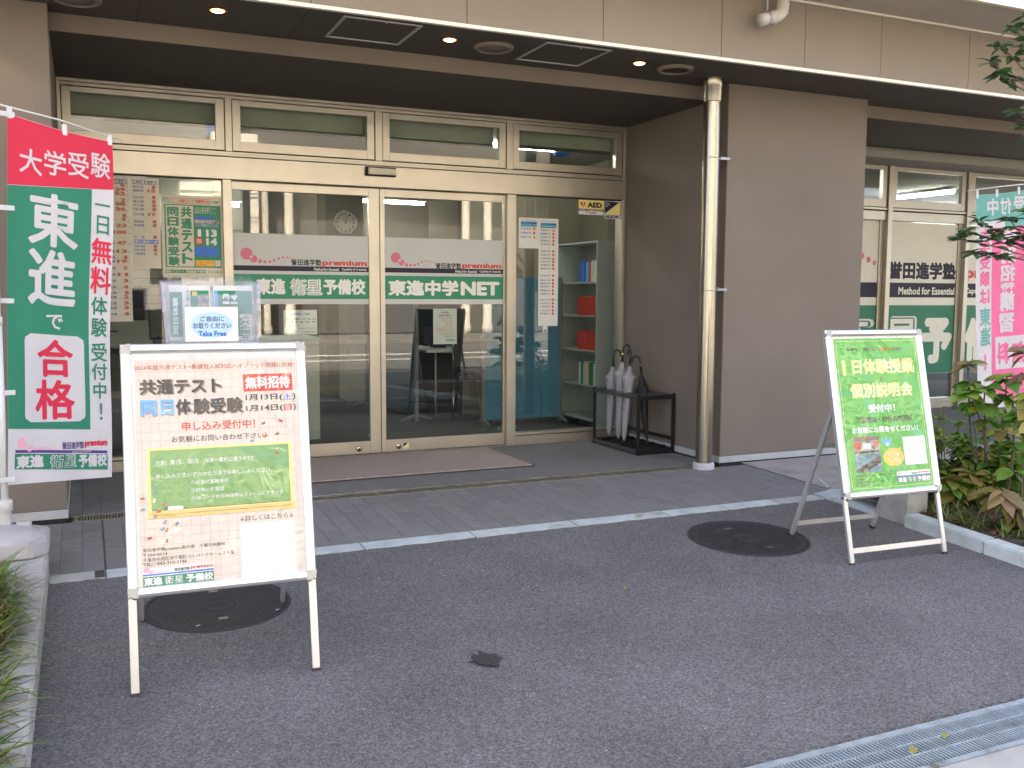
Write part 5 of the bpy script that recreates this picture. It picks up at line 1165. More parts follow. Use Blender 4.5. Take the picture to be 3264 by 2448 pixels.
lathe('pole_socket', [(.028, .11), (.028, .175), (.034, .18), (.036, .225), (.030, .232), (.0, .232)], MT['pvc'], fb, 28, loc=(.035, .08, 0), cap=False)
lathe('filler_cap', [(.034, .07), (.034, .118), (.03, .122), (0, .122)], MT['stonebase'], fb, 24, loc=(.115, .065, 0), cap=False); tube('cap_lever', [(.108, .06, .122), (.118, .068, .128), (.128, .075, .124)], .003, MT['gold'], fb, 6)
# flag 2 (seen from the back, lettering reversed)
Wf2 = .60
def V2(py, dx=0): return -(py-418)/(882-418)*Hf
reg2 = [('cloth', 0, Wf2, 0, -Hf, MT['flagw'], 0), ('cloth_panel', 0, Wf2, -.002, V2(478), MT['flagt'], .0012), ('cloth_panel', 0, Wf2-.158, V2(494), V2(868), MT['flagp'], .0012), ('cloth_panel', .0, Wf2-.28, V2(478), V2(494), MT['flagt'], .0010), ('cloth_panel', .0, Wf2-.20, V2(730), V2(800), MT['flagw'], .0026)]
def t2(s_, x0, x1, y0, y1, m, b=.03, z=.0026): return (s_, Wf2-x1, Wf2-x0, V2(y1), V2(y0), m, b, z)
# here x counts from the visible left hem; mirror=True reverses the glyphs
tx2 = [t2('中', .105, .215, 428, 466, 'flagw', .03), t2('付', .235, .345, 428, 466, 'flagw', .03), t2('受', .365, .475, 428, 466, 'flagw', .03)]
for c_, a, b in (('大', 492, 517), ('学', 520, 547), ('受', 550, 582), ('験', 585, 618), ('は', 624, 656)): tx2.append(t2(c_, .040, .138, a, b, 'flagp', .03))
for c_, a, b in (('東', 664, 704), ('進', 707, 747)): tx2.append(t2(c_, .035, .145, a, b, 'flagt', .03))
tx2.append(t2('！', .075, .095, 765, 800, 'flagp', .04))
for c_, a, b in (('特', 500, 535), ('別', 538, 573), ('招', 576, 612), ('待', 614, 630), ('講', 632, 676), ('習', 680, 722)): tx2.append(t2(c_, .245, .40, a, b, 'flagw', .04))
tx2.append(t2('料', .215, .34, 742, 790, 'flagp', .045, .004)); tx2.append(t2('無', .36, .49, 742, 790, 'flagp', .045, .004))
fl2, fn2 = flag(((6.85, 5.72, 2.165), (7.43, 5.60, 2.24), (6.79, 5.56, .375), (7.37, 5.46, .40)), Wf2, Hf, 'teal and pink banner with reversed lettering at the right edge', reg2, tx2, .012, True)
pl2 = thing('flag_pole', 'white pole and crossbar carrying the teal and pink banner', 'pole')
b0 = fn2(Wf2, 0, .002)+Vector((-.10, .01, .028)); b1 = fn2(0, 0, .002)+Vector((.08, 0, .05)); tube('crossbar', [b0, b0.lerp(b1, .5)+Vector((0, 0, .006)), b1], [.004, .005, .006], MT['pole'], pl2, 8)
tube('pole_tube', [(7.52, 5.44, .10), (7.52, 5.58, 2.40)], .015, MT['pole'], pl2, 14)
for s_ in (.98, .66, .3): p = fn2(Wf2*s_, 0, .003); bar('hanging_loop', p-Vector((0, 0, .03)), p+Vector((-.006, 0, .035)), .026, .008, MT['strap'], fl2)
fb2 = thing('water_weight', 'white plastic base under the pink banner pole', 'flag weight', (7.5, 5.45, -.03)); box('base_tank', -.2, .2, -.2, .2, 0, .07, MT['stonebase'], fb2, .02); lathe('pole_socket', [(.03, .07), (.03, .16), (0, .16)], MT['pvc'], fb2, 20, cap=False)



# ------------------------------------------------------------------ room behind the glass
RM = thing('classroom_interior', 'reception room seen through the entrance glass with dark carpet and beige walls', 'room')
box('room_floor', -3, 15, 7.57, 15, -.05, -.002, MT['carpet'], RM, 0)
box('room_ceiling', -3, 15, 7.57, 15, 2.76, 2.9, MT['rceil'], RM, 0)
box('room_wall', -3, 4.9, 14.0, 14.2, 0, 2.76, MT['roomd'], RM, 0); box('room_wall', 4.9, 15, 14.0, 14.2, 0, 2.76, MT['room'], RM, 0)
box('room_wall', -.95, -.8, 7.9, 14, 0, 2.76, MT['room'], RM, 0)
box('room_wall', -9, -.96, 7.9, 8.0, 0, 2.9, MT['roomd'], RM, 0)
box('room_wall', 5.2, 5.35, 9.0, 12.5, 0, 2.76, MT['room'], RM, 0)
box('room_column', 2.825, 3.32, 12.02, 12.5, 0, 2.76, MT['room'], RM, .005)
box('partition_wall', 3.75, 5.2, 9.6, 9.75, 0, 2.76, MT['room'], RM, .002)
# brick wall built indoors, standing in for a reflection in the left bay
bw = bmesh.new()
box('reflection_brick_wall', -.78, 1.55, 10.3, 10.4, 0, 2.76, mat('white_brick', (.22, .21, .17), .8, var=.05, bump=.2), RM, 0)
for k in range(20): abox(bw, -.78, 1.55, 10.296, 10.3, .35+k*.085, .352+k*.085+.006)
o = bmobj('brick_joints', bw, MT['roomd'], RM); o['kind'] = 'stuff'
# clock
ck = thing('wall_clock', 'round silver wall clock with black numerals on the beige column', 'clock', (3.08, 12.018, 2.219), (R(90), 0, 0))
lathe('clock_rim', [(.158, 0), (.160, .02), (.152, .03), (.142, .026), (.140, .016)], MT['chrome'], ck, 48, cap=False)
disc('clock_dial', 0, 0, .143, .143, MT['clockf'], ck, z=.014, n=48)
for h in range(1, 13):
    an = R(90-30*h); cx, cy = .108*math.cos(an), .108*math.sin(an); ww = .013 if h < 10 else .02; text(str(h), cx-ww/1.0, cx+ww/1.0, cy-.015, cy+.015, MT['inkb'], ck, z=.0155, bold=.02)
def hand(deg, L, w_): bar('clock_hand', (-.02*math.sin(R(deg)), -.02*math.cos(R(deg)), .018), (L*math.sin(R(deg)), L*math.cos(R(deg)), .018), w_, .002, MT['inkb'], ck)
hand(331, .062, .010); hand(18, .098, .007); hand(270, .10, .003)
lathe('clock_boss', [(0, .024), (.007, .023), (.007, .016)], MT['inkb'], ck, 12)
# ceiling tubes; the bookshelf one is unseen, added to brighten the right bay
for (x0, y0, x1, y1, lb, z_) in ((3.05, 13.2, 4.55, 13.2, 'long white ceiling tube light above the wall clock', 2.62), (.90, 13.3-3.4, 1.45, 13.3-3.4, 'white ceiling tube light behind the green poster', 2.20), (10.55, 10.3, 10.6, 9.2, 'white ceiling tube light behind the right upper window', 2.70), (8.3, 10.3, 8.32, 9.9, 'short white tube light behind the upper window beside the pillar', 2.70), (0.4, 11.6, 1.9, 11.6, 'white ceiling tube light at the back of the left room', 2.70), (6.2, 8.9, 7.4, 8.9, 'white ceiling tube light hidden beyond the brown pillar', 2.70), (3.5, 8.45, 4.4, 8.45, 'added tube light hidden by the blinds, brightening the bookshelf bay', 2.735), (12, 11, 13.2, 11, 'white ceiling tube light far right in the classroom', 2.70)):
    t_ = thing('tube_light', lb, 'tube light', group='ceiling tube lights inside')
    tube('light_tube', [(x0, y0, z_), (x1, y1, z_)], .022, MT['lamp'], t_, 10)
    box('light_housing', min(x0, x1)-.03, max(x0, x1)+.03, min(y0, y1)-.03, max(y0, y1)+.03, z_+.024, z_+.04, MT['white'], t_, 0)
# reception counter & cabinets
ct = thing('reception_counter', 'pale grey reception cabinet standing just inside the left door', 'cabinet'); box('cabinet_body', 1.30, 1.911, 8.44, 9.0, 0, .90, MT['cream'], ct, .004); box('cabinet_plinth', 1.31, 1.905, 8.436, 8.99, 0, .095, MT['cream'], ct, .002); box('cabinet_top', 1.29, 1.918, 8.42, 9.01, .902, .925, MT['pblue'], ct, .004)
c3_ = thing('dark_cabinet', 'dark brown low cabinet behind the left sliding door', 'cabinet'); box('cabinet_body', 2.30, 3.10, 12.7, 13.2, .0, 1.5, MT['roomd'], c3_, .004); box('cabinet_door', 2.32, 2.69, 12.68, 12.7, .05, 1.45, MT['brown'], c3_, .004)
ms_ = thing('yellow_wall_sign', 'yellow AED wall sign inside behind the opening hours sheet', 'sign'); rect('sign_board', 0, .20, 0, .20, MT['yellow'], ms_, z=0, th=.004); ms_.location = (2.34, 11.55, .98+.32); ms_.rotation_euler = (R(90), 0, 0); text('AED', .03, .17, .03, .085, MT['inkb'], ms_, z=.001, bold=.04)
dk = thing('dark_board', 'black notice board inside to the left of the opening hours sheet', 'board'); box('board_face', 1.55, 2.15, 11.0, 11.03, .85, 1.55, MT['inkb'], dk, .004); box('board_frame', 1.54, 2.16, 11.031, 11.04, .84, 1.56, MT['brown'], dk, .002)
pc = thing('pale_cabinet', 'tall pale green cabinet inside behind the left sliding door', 'cabinet'); box('cabinet_body', 2.90, 3.5, 11.3, 11.7, 0, 1.7, MT['cream'], pc, .004); box('cabinet_door', 2.91, 3.2, 11.29, 11.3, .05, 1.65, MT['cream'], pc, .004); box('cabinet_door', 3.206, 3.49, 11.29, 11.3, .05, 1.65, MT['cream'], pc, .004)
# copier in left bay
cp = thing('copier', 'grey and black copying machine behind the left window', 'copier')
box('copier_body', .06, .49, 8.62, 9.2, .35, 1.08, MT['cream'], cp, .01); box('paper_tray', .05, .495, 8.60, 8.62, .96, 1.02, MT['cream'], cp, .003); box('paper_tray', .05, .495, 8.60, 8.62, .80, .94, MT['cream'], cp, .003); box('scan_unit', .14, .46, 8.65, 9.15, 1.20, 1.33, MT['dark'], cp, .008); box('scan_support', .30, .47, 8.66, 9.1, 1.08, 1.20, MT['dark'], cp, .004); box('scan_lid', .12, .47, 8.64, 9.16, 1.335, 1.36, MT['cream'], cp, .006); bar('tray_handle', (.06, 8.595, .99), (.25, 8.595, .99), .012, .012, MT['dark'], cp)
bc = thing('black_monitor', 'black screen beside the copying machine behind the left window', 'monitor'); box('monitor_case', .50, .70, 8.66, 8.70, .92, 1.195, MT['blackp'], bc, .012); box('monitor_foot', .53, .67, 8.6, 8.8, .88, .92, MT['blackp'], bc, .004)
cb = thing('low_counter', 'dark low counter carrying the copying machine and screen', 'counter'); box('counter_top', -.1, 1.25, 8.55, 9.25, .85, .878, MT['cream'], cb, .003); box('counter_body', -.08, 1.23, 8.58, 9.2, 0, .35, MT['roomd'], cb, .003)
box('counter_front', -.08, 1.23, 8.6, 8.62, .35, .85, MT['roomd'], cb, .002)
for (cx, cz, mm, lb) in ((.60+.18, 1.50, 'photo1', 'grey round sign built indoors to imitate a reflection in the left window'), (.60+.18, 1.36, 'red', 'red round sign built indoors to imitate a reflection in the left window')):  # these discs stand in for a street reflection in the glass
    r_ = thing('reflection_sign', lb, 'round sign', (cx*1.0, 10.285, cz), (R(90), 0, 0)); disc('sign_disc', 0, 0, .058, .058, MT[mm], r_, z=.004, th=.004, n=32); rect('sign_mark', -.03, .03, -.03, .03, MT['room'], r_, z=.0046)
# blue partitions
def partition(x0, y0, x1, y1, z0, z1, lb, pm='pblue2'):
    t_ = thing('blue_partition', lb, 'partition', group='blue partition screens inside')
    bar('screen_panel', (x0, y0, (z0+z1)/2), (x1, y1, (z0+z1)/2), .03, z1-z0, MT[pm], t_, roll=(0, 0, 1))
    for (a, b) in ((x0, y0), (x1, y1)):
        bar('screen_post', (a, b, .03), (a, b, z1+.01), .035, .035, MT['standm'], t_)
        box('screen_foot', a-.02, a+.02, b-.02, b+.02, .0, .14, MT['standm'], t_, .003)
        dx, dy = (y1-y0), -(x1-x0); n_ = math.hypot(dx, dy); dx /= n_; dy /= n_
        bar('screen_foot', (a-dx*.17, b-dy*.17, .012), (a, b, .07), .03, .022, MT['standm'], t_); bar('screen_foot', (a+dx*.17, b+dy*.17, .012), (a, b, .07), .03, .022, MT['standm'], t_)
partition(3.10, 9.25, 3.0, 10.8, .05, 1.62, 'blue partition screen with shade painted into its colour, edge-on behind the right sliding door', 'shadedscreen')
partition(3.60, 8.66, 4.46, 8.66, .06, 1.48, 'blue partition screen directly behind the right fixed window')
partition(3.15, 11.6, 4.9, 11.7, .05, 1.45, 'blue partition screen with shade painted into its colour, behind the white desk', 'shadedscreen')
ds = thing('white_desk', 'white study desk between the blue partition screens', 'desk'); box('desk_top', 3.30, 3.95, 9.5, 10.4, .69, .72, MT['white'], ds, .004)
for (a, b) in ((3.42, 9.56), (3.42, 10.3), (3.90, 9.56), (3.90, 10.3)): tube('leg', [(a, b, 0), (a, b, .69)], .012, MT['alud'], ds, 8)
box('modesty_panel', 3.40, 3.92, 9.62, 9.63, .25, .66, MT['inkb'], ds, .002)
mo = thing('desk_monitor', 'dark blue screen standing on the white desk', 'monitor'); box('monitor_case', 3.4, 3.75, 9.9, 9.93, .74, .95, MT['navy'], mo, .006); box('monitor_foot', 3.5, 3.65, 9.85, 9.98, .72, .74, MT['blackp'], mo, .004)
def chair(cx, cy, rz, lb):
    t_ = thing('study_chair', lb, 'chair', (cx, cy, 0), (0, 0, rz), group='black chairs inside')
    box('seat', -.21, .21, -.21, .21, .43, .48, MT['blackp'], t_, .02); box('backrest', -.20, .20, .19, .23, .55, .88, MT['blackp'], t_, .02)
    for sx in (-.2, .2): tube('leg', [(sx, -.22, .01), (sx, -.17, .44), (sx, .20, .46), (sx, .22, .80)], .011, MT['chrome'], t_, 8); tube('leg', [(sx, .26, .01), (sx, .16, .44)], .011, MT['chrome'], t_, 8)
chair(3.72, 9.15, 2.6, 'black chair with chrome legs before the white desk'); chair(4.15, 10.0, 1.9, 'black chair at the far side of the white desk')
# bookshelf
bs = thing('bookshelf', 'pale steel bookshelf with red and blue books behind the right glass', 'bookshelf')
sx0, sx1, sy0, sy1, sh = 4.5, 4.82, 7.98, 8.82, 1.835
box('side_panel', sx0, sx1, sy0, sy0+.02, 0, sh, MT['shelfm'], bs, .002); box('side_panel', sx0, sx1, sy1-.02, sy1, 0, sh, MT['shelfm'], bs, .002); box('back_board', sx1-.01, sx1, sy0+.02, sy1-.02, 0, sh, MT['shelfm'], bs, 0); box('top_board', sx0, sx1-.01, sy0+.02, sy1-.02, sh-.02, sh, MT['shelfm'], bs, .002)
lev = [.08, .42, .765, 1.105, 1.435]
for z in lev: box('shelf', sx0+.002, sx1-.011, sy0+.021, sy1-.021, z-.012, z+.006, MT['shelfm'], bs, .001)
cols = {1.435: [('blue', 8), ('sky', 4), ('red', 2), ('paper', 8)], 1.105: [('red', 24)], .765: [('red', 24)], .42: [('paper', 3), ('green', 3), ('papery', 6), ('rust', 2), ('green', 4), ('paper', 4)]}
for z, seq in cols.items():
    y = sy0+.03
    for mm, n_ in reversed(seq):
        for k in range(n_):
            t_ = random.uniform(.012, .02); h = {1.435: .20, 1.105: .185, .765: .185, .42: .22}[z]*random.uniform(.93, 1.04)
            zn = {1.435: 'upper', 1.105: 'second', .765: 'third', .42: 'lowest filled'}[z]
            b_ = box('book', sx0+.012+random.uniform(0, .015), sx0+.16, y, y+t_-.001, z+.007, z+.007+h, MT[mm], None, .001)
            cn = {'red': 'red', 'blue': 'dark blue', 'sky': 'light blue', 'paper': 'white', 'green': 'green', 'papery': 'cream', 'rust': 'brick red'}[mm]
            tag(b_, f'{cn} book standing on the {zn} shelf of the pale bookshelf', 'book', group=f'{cn} books on the {zn} shelf'); y += t_
# roller blinds behind the transoms
for (x0, x1, y_, z0, z1, lb) in ((-.05, .95, 7.60, 2.56, 2.75, 'first'), (1.1, 2.1, 7.60, 2.565, 2.75, 'second'), (2.26, 3.25, 7.60, 2.565, 2.75, 'third'), (3.4, 4.4, 7.60, 2.58, 2.75, 'fourth')):
    t_ = thing('roller_blind', {'first': 'rolled grey blind behind the transom window above the crimson banner', 'second': 'rolled grey blind behind the transom window over the left door', 'third': 'rolled grey blind behind the transom window over the right door', 'fourth': 'rolled grey blind behind the transom window beside the recess wall'}[lb], 'blind', group='grey blinds behind the transoms')
    box('blind_cloth', x0, x1, y_, y_+.004, z0+.03, z1, MT['blindm'], t_, 0); box('blind_rail', x0, x1, y_-.006, y_+.01, z0, z0+.03, MT['blinddark'], t_, .002)
bo = thing('blue_ceiling_fixture', 'small blue and white fixture hung behind the rightmost transom', 'fixture'); lathe('fixture_bowl', [(0, -.03), (.05, -.022), (.085, 0), (.085, .012)], MT['blue'], bo, 24, loc=(4.12, 8.0, 2.62), cap=False); box('fixture_mount', 4.04, 4.16, 7.98, 8.02, 2.632, 2.66, MT['white'], bo, .003)
cam_ = thing('dome_camera', 'dark dome camera under the ceiling beside the wall clock', 'camera'); lathe('camera_dome', [(0, -.05), (.04, -.035), (.055, 0)], MT['blackp'], cam_, 20, loc=(2.55, 11.9, 2.72), cap=False); lathe('camera_base', [(.07, 0), (.07, .04), (0, .04)], MT['white'], cam_, 20, loc=(2.55, 11.9, 2.72))

# ------------------------------------------------------------------ street side seen only as reflections in the glass
def facade(name, label, x0, x1, z1, y, m, cols_, rows, wm=MT['oppd']):
    t_ = thing(name, label, 'building'); box('wall', x0, x1, y-6, y, -.3, z1, m, t_, 0)
    for i in range(cols_):
        for j in range(rows):
            cx = x0+(x1-x0)*(i+.5)/cols_; cz = 1.0+(z1-1)*(j+.5)/rows; ww = (x1-x0)/cols_*.3; hh = (z1-1)/rows*.3
            box('window', cx-ww, cx+ww, y, y+.05, cz-hh, cz+hh, wm, t_, 0)
    return t_
facade('white_stone_building', 'white stone panelled building across the street', 4.3, 5.9, 7, -20.5, MT['oppw'], 1, 1)
ob = facade('colonnade_building', 'building with fluted white columns across the street', 6.0, 19.5, 13, -22.5, MT['roomd'], 6, 4)  # dark wall colour carries the shade behind the columns
for x in (6.2, 7.12, 14.25, 15.22): lathe('column', [(.24, -.3), (.24, 0), (.19, .1), (.17, 5.2), (.24, 5.4), (.24, 5.6)], MT['oppw'], ob, 20, loc=(x, -21.2, 0))
box('cornice', 6.0, 19.5, -22.5, -20.8, 5.6, 6.4, MT['oppw'], ob, 0)
wb_ = facade('stone_shop_front', 'pale stone shop front with dark joints across the street', 3.2, 4.28, 5.2, -20.4, MT['oppw'], 1, 1)
for k in range(8): box('joint', 3.2, 5.9, -20.36, -20.33, .6+k*.85, .64+k*.85, MT['oppd'], wb_, 0)
facade('grey_office_building', 'grey office block across the street to the right', 20, 34, 18, -21, MT['oppg'], 6, 5)
facade('beige_apartment_building', 'beige tiled apartment block across the street to the left', -24, 4.2, 20, -21, MT['oppg'], 11, 6)

# ------------------------------------------------------------------ planting
def leaf_mesh(nm, L, Wd, m, fold=.25, curl=.25, serr=0):
    bm = bmesh.new(); n = 6; mid = []; lf_ = []; rt_ = []
    for i in range(n+1):
        t_ = i/n; w_ = Wd*math.sin(math.pi*min(1, t_*.94+.04))**.8*(1-.35*t_)*.6 if 0 < i < n else 0
        x = L*t_; z = -curl*L*t_*t_
        mid.append(bm.verts.new((x, 0, z)))
        if 0 < i < n:
            sg = serr*(1 if i % 2 else -1)
            lf_.append(bm.verts.new((x, w_+sg, z+fold*w_))); rt_.append(bm.verts.new((x, -w_-sg, z+fold*w_)))
    for side in (lf_, rt_):
        bm.faces.new((mid[0], side[0], mid[1]))
        for i in range(n-2): bm.faces.new((mid[i+1], side[i], side[i+1], mid[i+2]))
        bm.faces.new((mid[n-1], side[-1], mid[n]))
    bmesh.ops.recalc_face_normals(bm, faces=bm.faces)
    me = bpy.data.meshes.new(nm); bm.to_mesh(me); bm.free(); me.materials.append(m)
    for p in me.polygons: p.use_smooth = True
    return me
LM = {'d': leaf_mesh('leaf', .062, .032, MT['leafd'], .2, .2), 'h': leaf_mesh('leaf', .13, .085, MT['leafh'], .18, .35), 'r': leaf_mesh('leaf', .17, .085, MT['leafr'], .15, .4), 'y': leaf_mesh('leaf', .15, .11, MT['leafy'], .12, .45), 's': leaf_mesh('leaf', .045, .034, MT['leafh'], .2, .3)}
def place_leaf(parent, p, az, el, kind, sc=1, roll=None):
    o = link('leaf', LM[kind], None, parent, loc=p); s_ = sc*random.uniform(.8, 1.15); o.scale = (s_, s_*random.uniform(.85, 1.15), s_)
    q = Matrix.Rotation(az, 3, 'Z') @ Matrix.Rotation(-el, 3, 'Y') @ Matrix.Rotation(random.uniform(-.5, .5) if roll is None else roll, 3, 'X'); o.rotation_euler = q.to_euler(); return o
def whorl(parent, p, n, kind, sc, el0=.2, spread=.5, ups=3):
    for k in range(n): place_leaf(parent, tuple(Vector(p)+Vector((random.uniform(-.01, .01), random.uniform(-.01, .01), -.012*(k//5)))), 2.4*k+random.uniform(-.3, .3), el0+random.uniform(-.3, .3)-(.25*(k//5)), kind, sc)
def stempath(a, b, bow, n=7):
    a, b = Vector(a), Vector(b); s = Vector((random.uniform(-1, 1), random.uniform(-1, 1), 0))*bow
    return [a.lerp(b, t/n)+s*math.sin(math.pi*t/n)+Vector((random.uniform(-1, 1), random.uniform(-1, 1), 0))*.006 for t in range(n+1)]
def shrub(label, stems, cat='shrub', group=None, sm='twig'):
    """stems: (base, tip, radius, [(frac, n, kind, scale, el)])"""
    t_ = thing('leafy_shrub', label, cat, group=group)
    for base, tip, r, wh in stems:
        path = stempath(base, tip, .03); tube('stem', path, [r*(1-.5*i/len(path)) for i in range(len(path))], MT[sm], t_, 8)
        for fr, n, kind, sc, el in wh:
            idx = min(len(path)-1, int(fr*(len(path)-1)+.5)); whorl(t_, tuple(path[idx]), n, kind, sc, el)
    return t_
GP = 'shrubs in the right flower bed'
def bush(cx, cy, n, h, rad, kinds, sc, base=0, top='h', seed=1, thick=.005):
    q = random.Random(seed); out = []
    for k in range(n):
        a = q.uniform(0, 6.28); d = rad*math.sqrt(q.random()); bx, by = cx+.3*d*math.cos(a), cy+.3*d*math.sin(a)
        hh = h*q.uniform(.55, 1.0)
        wh = [(1, 9, q.choice(kinds), sc*q.uniform(.85, 1.1), .25), (.82, 8, q.choice(kinds), sc, .05), (.62, 6, q.choice(kinds), sc, 0), (.42, 5, q.choice(kinds), sc, -.1)]
        out.append(((bx, by, base), (cx+d*math.cos(a), cy+d*math.sin(a), base+hh), thick, wh))
    return out
shrub('tall hydrangea with green leaves and a bronze top in front of the pink banner', [((5.38, 4.30, 0), (5.00, 4.17, .90), .009, [(1, 10, 'r', .8, .3), (.92, 9, 'h', .85, .1), (.8, 9, 'h', .9, -.1), (.66, 5, 'h', .8, -.1)]), ((5.42, 4.34, 0), (5.08, 4.10, .76), .008, [(1, 11, 'h', .95, .2), (.88, 9, 'h', .9, -.1), (.7, 5, 'h', .9, -.1)]), ((5.48, 4.36, 0), (5.18, 4.04, .82), .008, [(1, 10, 'h', .95, .1), (.84, 8, 'h', .9, -.2), (.6, 5, 'y', .8, 0)]), ((5.44, 4.3, 0), (4.93, 4.08, .74), .007, [(1, 10, 'h', .9, .15), (.85, 7, 'h', .85, 0)])], group=GP)
shrub('tall reddish leaved shrub cut off by the right edge', [((5.25, 3.95, 0), (4.99, 3.74, 1.0), .008, [(1, 10, 'r', .8, .3), (.9, 8, 'r', .75, 0), (.7, 6, 'y', .8, -.2)]), ((5.2, 3.85, 0), (4.94, 3.68, .76), .008, [(1, 9, 'h', .9, .2), (.8, 8, 'y', .9, -.1)]), ((5.1, 3.75, 0), (4.90, 3.62, .58), .008, [(1, 9, 'y', .95, 0), (.75, 8, 'h', .9, 0)]), ((5.2, 4.0, 0), (5.02, 3.85, .62), .008, [(1, 10, 'h', .9, .1), (.7, 8, 'h', .9, 0), (.4, 6, 'h', .9, 0)])], group=GP)
shrub('low rosette plant with large bronze and yellow leaves by the kerb', [((4.90, 3.80, -.02), (4.80, 3.72, .20), .009, [(1, 12, 'r', 1.0, -.1), (.8, 8, 'y', 1.0, -.4)]), ((4.94, 3.78, -.02), (4.86, 3.64, .10), .007, [(1, 8, 'r', .95, -.2), (.6, 6, 'y', .9, -.4)])], group=GP)
shrub('bushy green shrub with small leaves right of the green sign', bush(5.16, 4.48, 12, .50, .20, ('s',), 1.35, seed=2), group=GP)
shrub('second small leaved bush low against the planter wall', bush(5.02, 4.55, 8, .34, .15, ('s',), 1.3, seed=5), group=GP)
shrub('broad yellowing low plant below the small leaved shrub', bush(5.12, 4.32, 5, .22, .16, ('y', 'y', 'h'), .85, seed=3), group=GP)
shrub('mixed green and yellow plant in the middle of the bed', bush(5.36, 4.32, 7, .38, .18, ('h', 'y', 'h', 's'), .8, seed=4), group=GP)
shrub('dark green filler plant at the back of the bed by the right edge', bush(5.62, 4.38, 9, .52, .24, ('h', 'h', 's'), .85, seed=8), group=GP)
shrub('green undergrowth plant between the rosette and the tall hydrangea', bush(5.24, 4.08, 8, .34, .16, ('h', 's', 's'), .8, seed=9), group=GP)
# bare twigs
bt = thing('bare_twigs', 'thin bare twigs rising beside the small leaved shrub', 'twigs')
for a, b in (((5.18, 4.42, 0), (4.95, 4.30, .62)), ((4.95, 4.30, .62), (5.25, 4.3, .58)), ((5.10, 4.40, .1), (4.90, 4.38, .48)), ((5.35, 4.35, 0), (5.18, 4.25, .52)), ((4.98, 4.2, .0), (4.72, 4.1, -.02))):
    tube('twig', stempath(a, b, .03, 6), .0032, MT['twig'], bt, 6)
# evergreen tree entering from the right
tr = thing('evergreen_tree', 'evergreen tree whose leafy branches reach in from the right edge', 'tree')
tube('trunk', [(5.95, 3.75, -.1), (5.92, 3.74, 1.0), (5.85, 3.72, 2.0), (5.8, 3.7, 3.2)], [.045, .04, .032, .02], MT['twig'], tr, 12)
def ray_pt(sx, sy, d):
    """helper for laying out branch tips"""
    return None
tips_up = [(x, y, z+.30) for x, y, z in [(4.99, 4.05, 2.50), (5.05, 4.02, 2.60), (4.93, 4.06, 2.40), (5.13, 3.98, 2.48), (5.0, 4.05, 2.33), (5.10, 3.96, 2.66), (5.2, 3.95, 2.35), (5.22, 3.95, 2.58)]]
tips_lo = [(x, y, z-.10) for x, y, z in [(4.72, 4.04, 1.76), (4.80, 3.97, 1.86), (4.87, 3.92, 1.78), (4.95, 3.9, 1.87), (4.80, 4.0, 1.68), (4.90, 3.95, 1.66), (5.02, 3.86, 1.76), (5.06, 3.86, 1.92), (4.76, 4.02, 1.80)]]
tips_mid = [(5.12, 3.98, 2.32), (5.10, 4.0, 2.42), (5.17, 3.95, 2.25)]
for grp, rootp in ((tips_up, (5.83, 3.72, 2.15)), (tips_lo, (5.87, 3.73, 1.45)), (tips_mid, (5.85, 3.72, 1.8))):
    hub = Vector(rootp).lerp(sum((Vector(t) for t in grp), Vector())/len(grp), .55)-Vector((0, 0, .08))
    tube('branch', stempath(rootp, hub, .04), [.012-.0008*i for i in range(8)], MT['twig'], tr, 8)
    for t_ in grp:
        path = stempath(hub, t_, .035, 6); tube('branch', path, .0038, MT['twig'], tr, 6)
        whorl(tr, t_, 10, 'd', 1.35, .25); whorl(tr, tuple(path[-2]), 6, 'd', 1.25, .1); whorl(tr, tuple(path[-3]), 3, 'd', 1.1, .1)
# more crown above/right, outside the frame but throwing shade and reflections
for k in range(16):
    a = random.uniform(0, 6.28); t_ = Vector((5.9+.6*math.cos(a)*random.random()+.25, 3.6+.7*math.sin(a), random.uniform(1.5, 3.3))); hub = Vector((5.85, 3.72, t_.z-.35))
    tube('branch', stempath(hub, t_, .04, 5), .005, MT['twig'], tr, 6); whorl(tr, tuple(t_), 9, 'd', 1.1, .2)

# grass clumps (liriope)
def blades(name, pts, m, L0, L1, seed, label, cat, kind='stuff', wd=.0085, lean=(0, 0)):
    rnd = random.Random(seed); bm = bmesh.new()
    for (x, y, z) in pts:
        az = rnd.uniform(0, 6.283); L = rnd.uniform(L0, L1); dr_ = Vector((math.cos(az)+lean[0], math.sin(az)+lean[1], 0)).normalized(); droop = rnd.uniform(.35, 1.0); el = rnd.uniform(.7, 1.35); w_ = wd*rnd.uniform(.7, 1.2); sd_ = Vector((-dr_.y, dr_.x, 0)); prev = None; p = Vector((x, y, z)); n = 6
        for i in range(n+1):
            t_ = i/n; ww = w_*(1-t_**2.2)*.5+.0004; e = el-droop*2.0*t_
            q = (bm.verts.new(p+sd_*ww), bm.verts.new(p-sd_*ww))
            if prev: bm.faces.new((prev[0], prev[1], q[1], q[0]))
            prev = q; p = p+(dr_*math.cos(e)+Vector((0, 0, math.sin(e))))*(L/n)
    o = bmobj(name, bm, m); 
    for p in o.data.polygons: p.use_smooth = True
    tag(o, label, cat, kind=kind); return o
rg = random.Random(3)
pts = []
for k in range(300):
    cy = rg.uniform(1.6, 4.55); cx = -.345-abs(rg.gauss(0, .16)); cz = -.17+.215*cy/4.86
    for j in range(9): pts.append((cx+rg.gauss(0, .02), cy+rg.gauss(0, .012), cz))
blades('liriope_grass', pts, MT['grass'], .14, .32, 5, 'long arching green grass filling the left flower bed', 'grass', wd=.0125)
pts = []
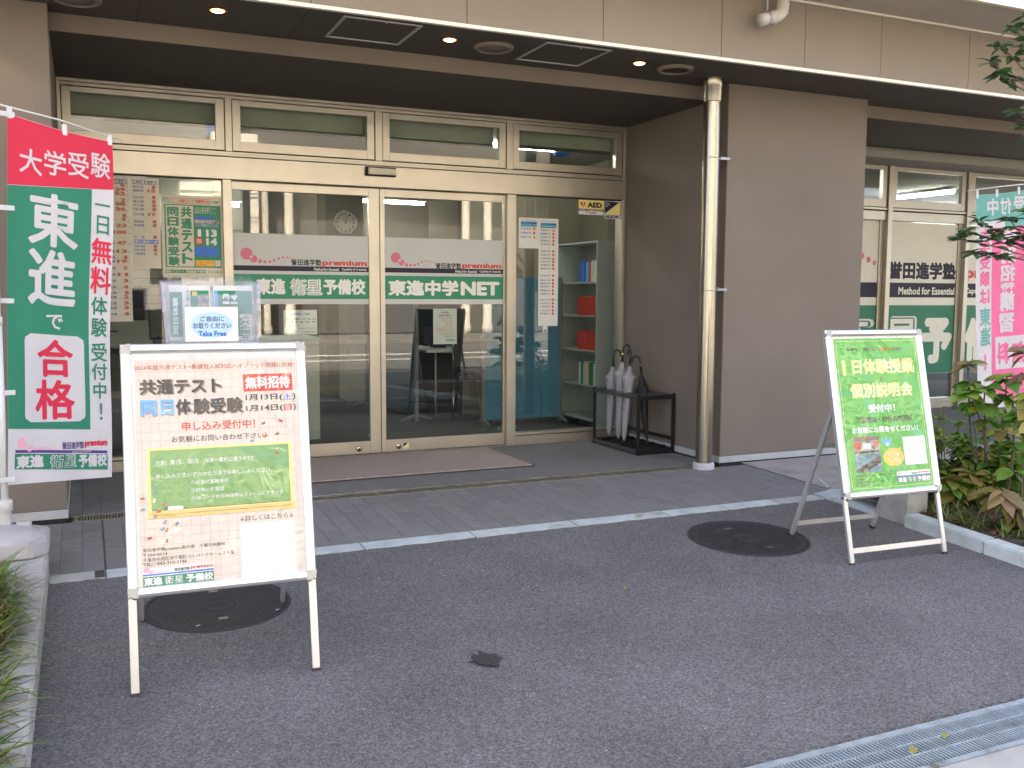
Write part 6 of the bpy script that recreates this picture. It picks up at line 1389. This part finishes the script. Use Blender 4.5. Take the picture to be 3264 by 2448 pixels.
for k in range(70):
    if k < 36: cx, cy = rg.uniform(4.66, 5.2), rg.uniform(3.98, 4.5)
    else: cx, cy = 4.66+abs(rg.gauss(0, .14)), rg.uniform(3.0, 4.0)
    for j in range(10): pts.append((cx+rg.gauss(0, .015), cy+rg.gauss(0, .015), -.01-.038*(4.6-cy)*1.0))
blades('liriope_tufts', pts, MT['grass'], .06, .15, 6, 'short green grass tufts along the right kerb', 'grass', wd=.008)
# leaf litter
bm = bmesh.new()
for k in range(900):
    x = rg.uniform(4.63, 6.2); y = rg.uniform(2.6, 4.88); z = -.18+.19*y/4.92+rg.uniform(.004, .02); a = rg.uniform(0, 6.28); L = rg.uniform(.012, .035); c_, s_ = math.cos(a)*L, math.sin(a)*L
    bm.faces.new([bm.verts.new(p) for p in ((x-c_, y-s_, z), (x+s_*.5, y-c_*.5, z+rg.uniform(0, .01)), (x+c_, y+s_, z+rg.uniform(-.003, .01)), (x-s_*.5, y+c_*.5, z+rg.uniform(0, .008)))])
o = bmobj('leaf_litter', bm, MT['litter']); tag(o, 'dry brown fallen leaves covering the soil of the right bed', 'leaf litter', kind='stuff')
# loose chips on the grating edge and asphalt
bm = bmesh.new()
for k in range(260):
    x = rg.uniform(1.7, 4.4); y = 2.295+abs(rg.gauss(0, .012)); s_ = rg.uniform(.0015, .004); z = gz(y)+s_*.6
    abox(bm, x-s_, x+s_, y-s_, y+s_*.8, z-s_, z+s_*.7)
o = bmobj('loose_chips', bm, MT['asphalt']); tag(o, 'loose asphalt chips along the grating edge', 'gravel', kind='stuff')
rl = random.Random(11)
for k, (x, y, s_, z) in enumerate(((2.12, 2.30, .016, 0), (2.45, 2.17, .022, .01), (2.62, 2.20, .015, .01), (1.05, 3.05, .008, 0), (2.35, 3.85, .010, 0), (-.07, 4.0, .012, 0), (2.9, 2.15, .012, .01))):
    o = link('fallen_leaf', LM['s'], None, None, loc=(x, y, gz(y)+.004+z)); o.scale = (s_/.045*1.6,)*3; o.rotation_euler = (rl.uniform(-.2, .2), rl.uniform(-.2, .2), rl.uniform(0, 6)); o.data = LM['y']; o.scale = (s_/.15*1.8,)*3
    tag(o, ['dry leaf scrap at the far edge of the street grating, near its left end', 'largest yellow leaf lying on the steel grating', 'smaller yellow leaf on the grating right of the largest one', 'tiny dry leaf on the asphalt right of the cream sign', 'tiny dry leaf on the asphalt left of the large manhole cover', 'tiny dry leaf on the asphalt beside the left kerb', 'yellow leaf farthest to the right on the grating'][k], 'leaf', group='dry leaves on the ground')
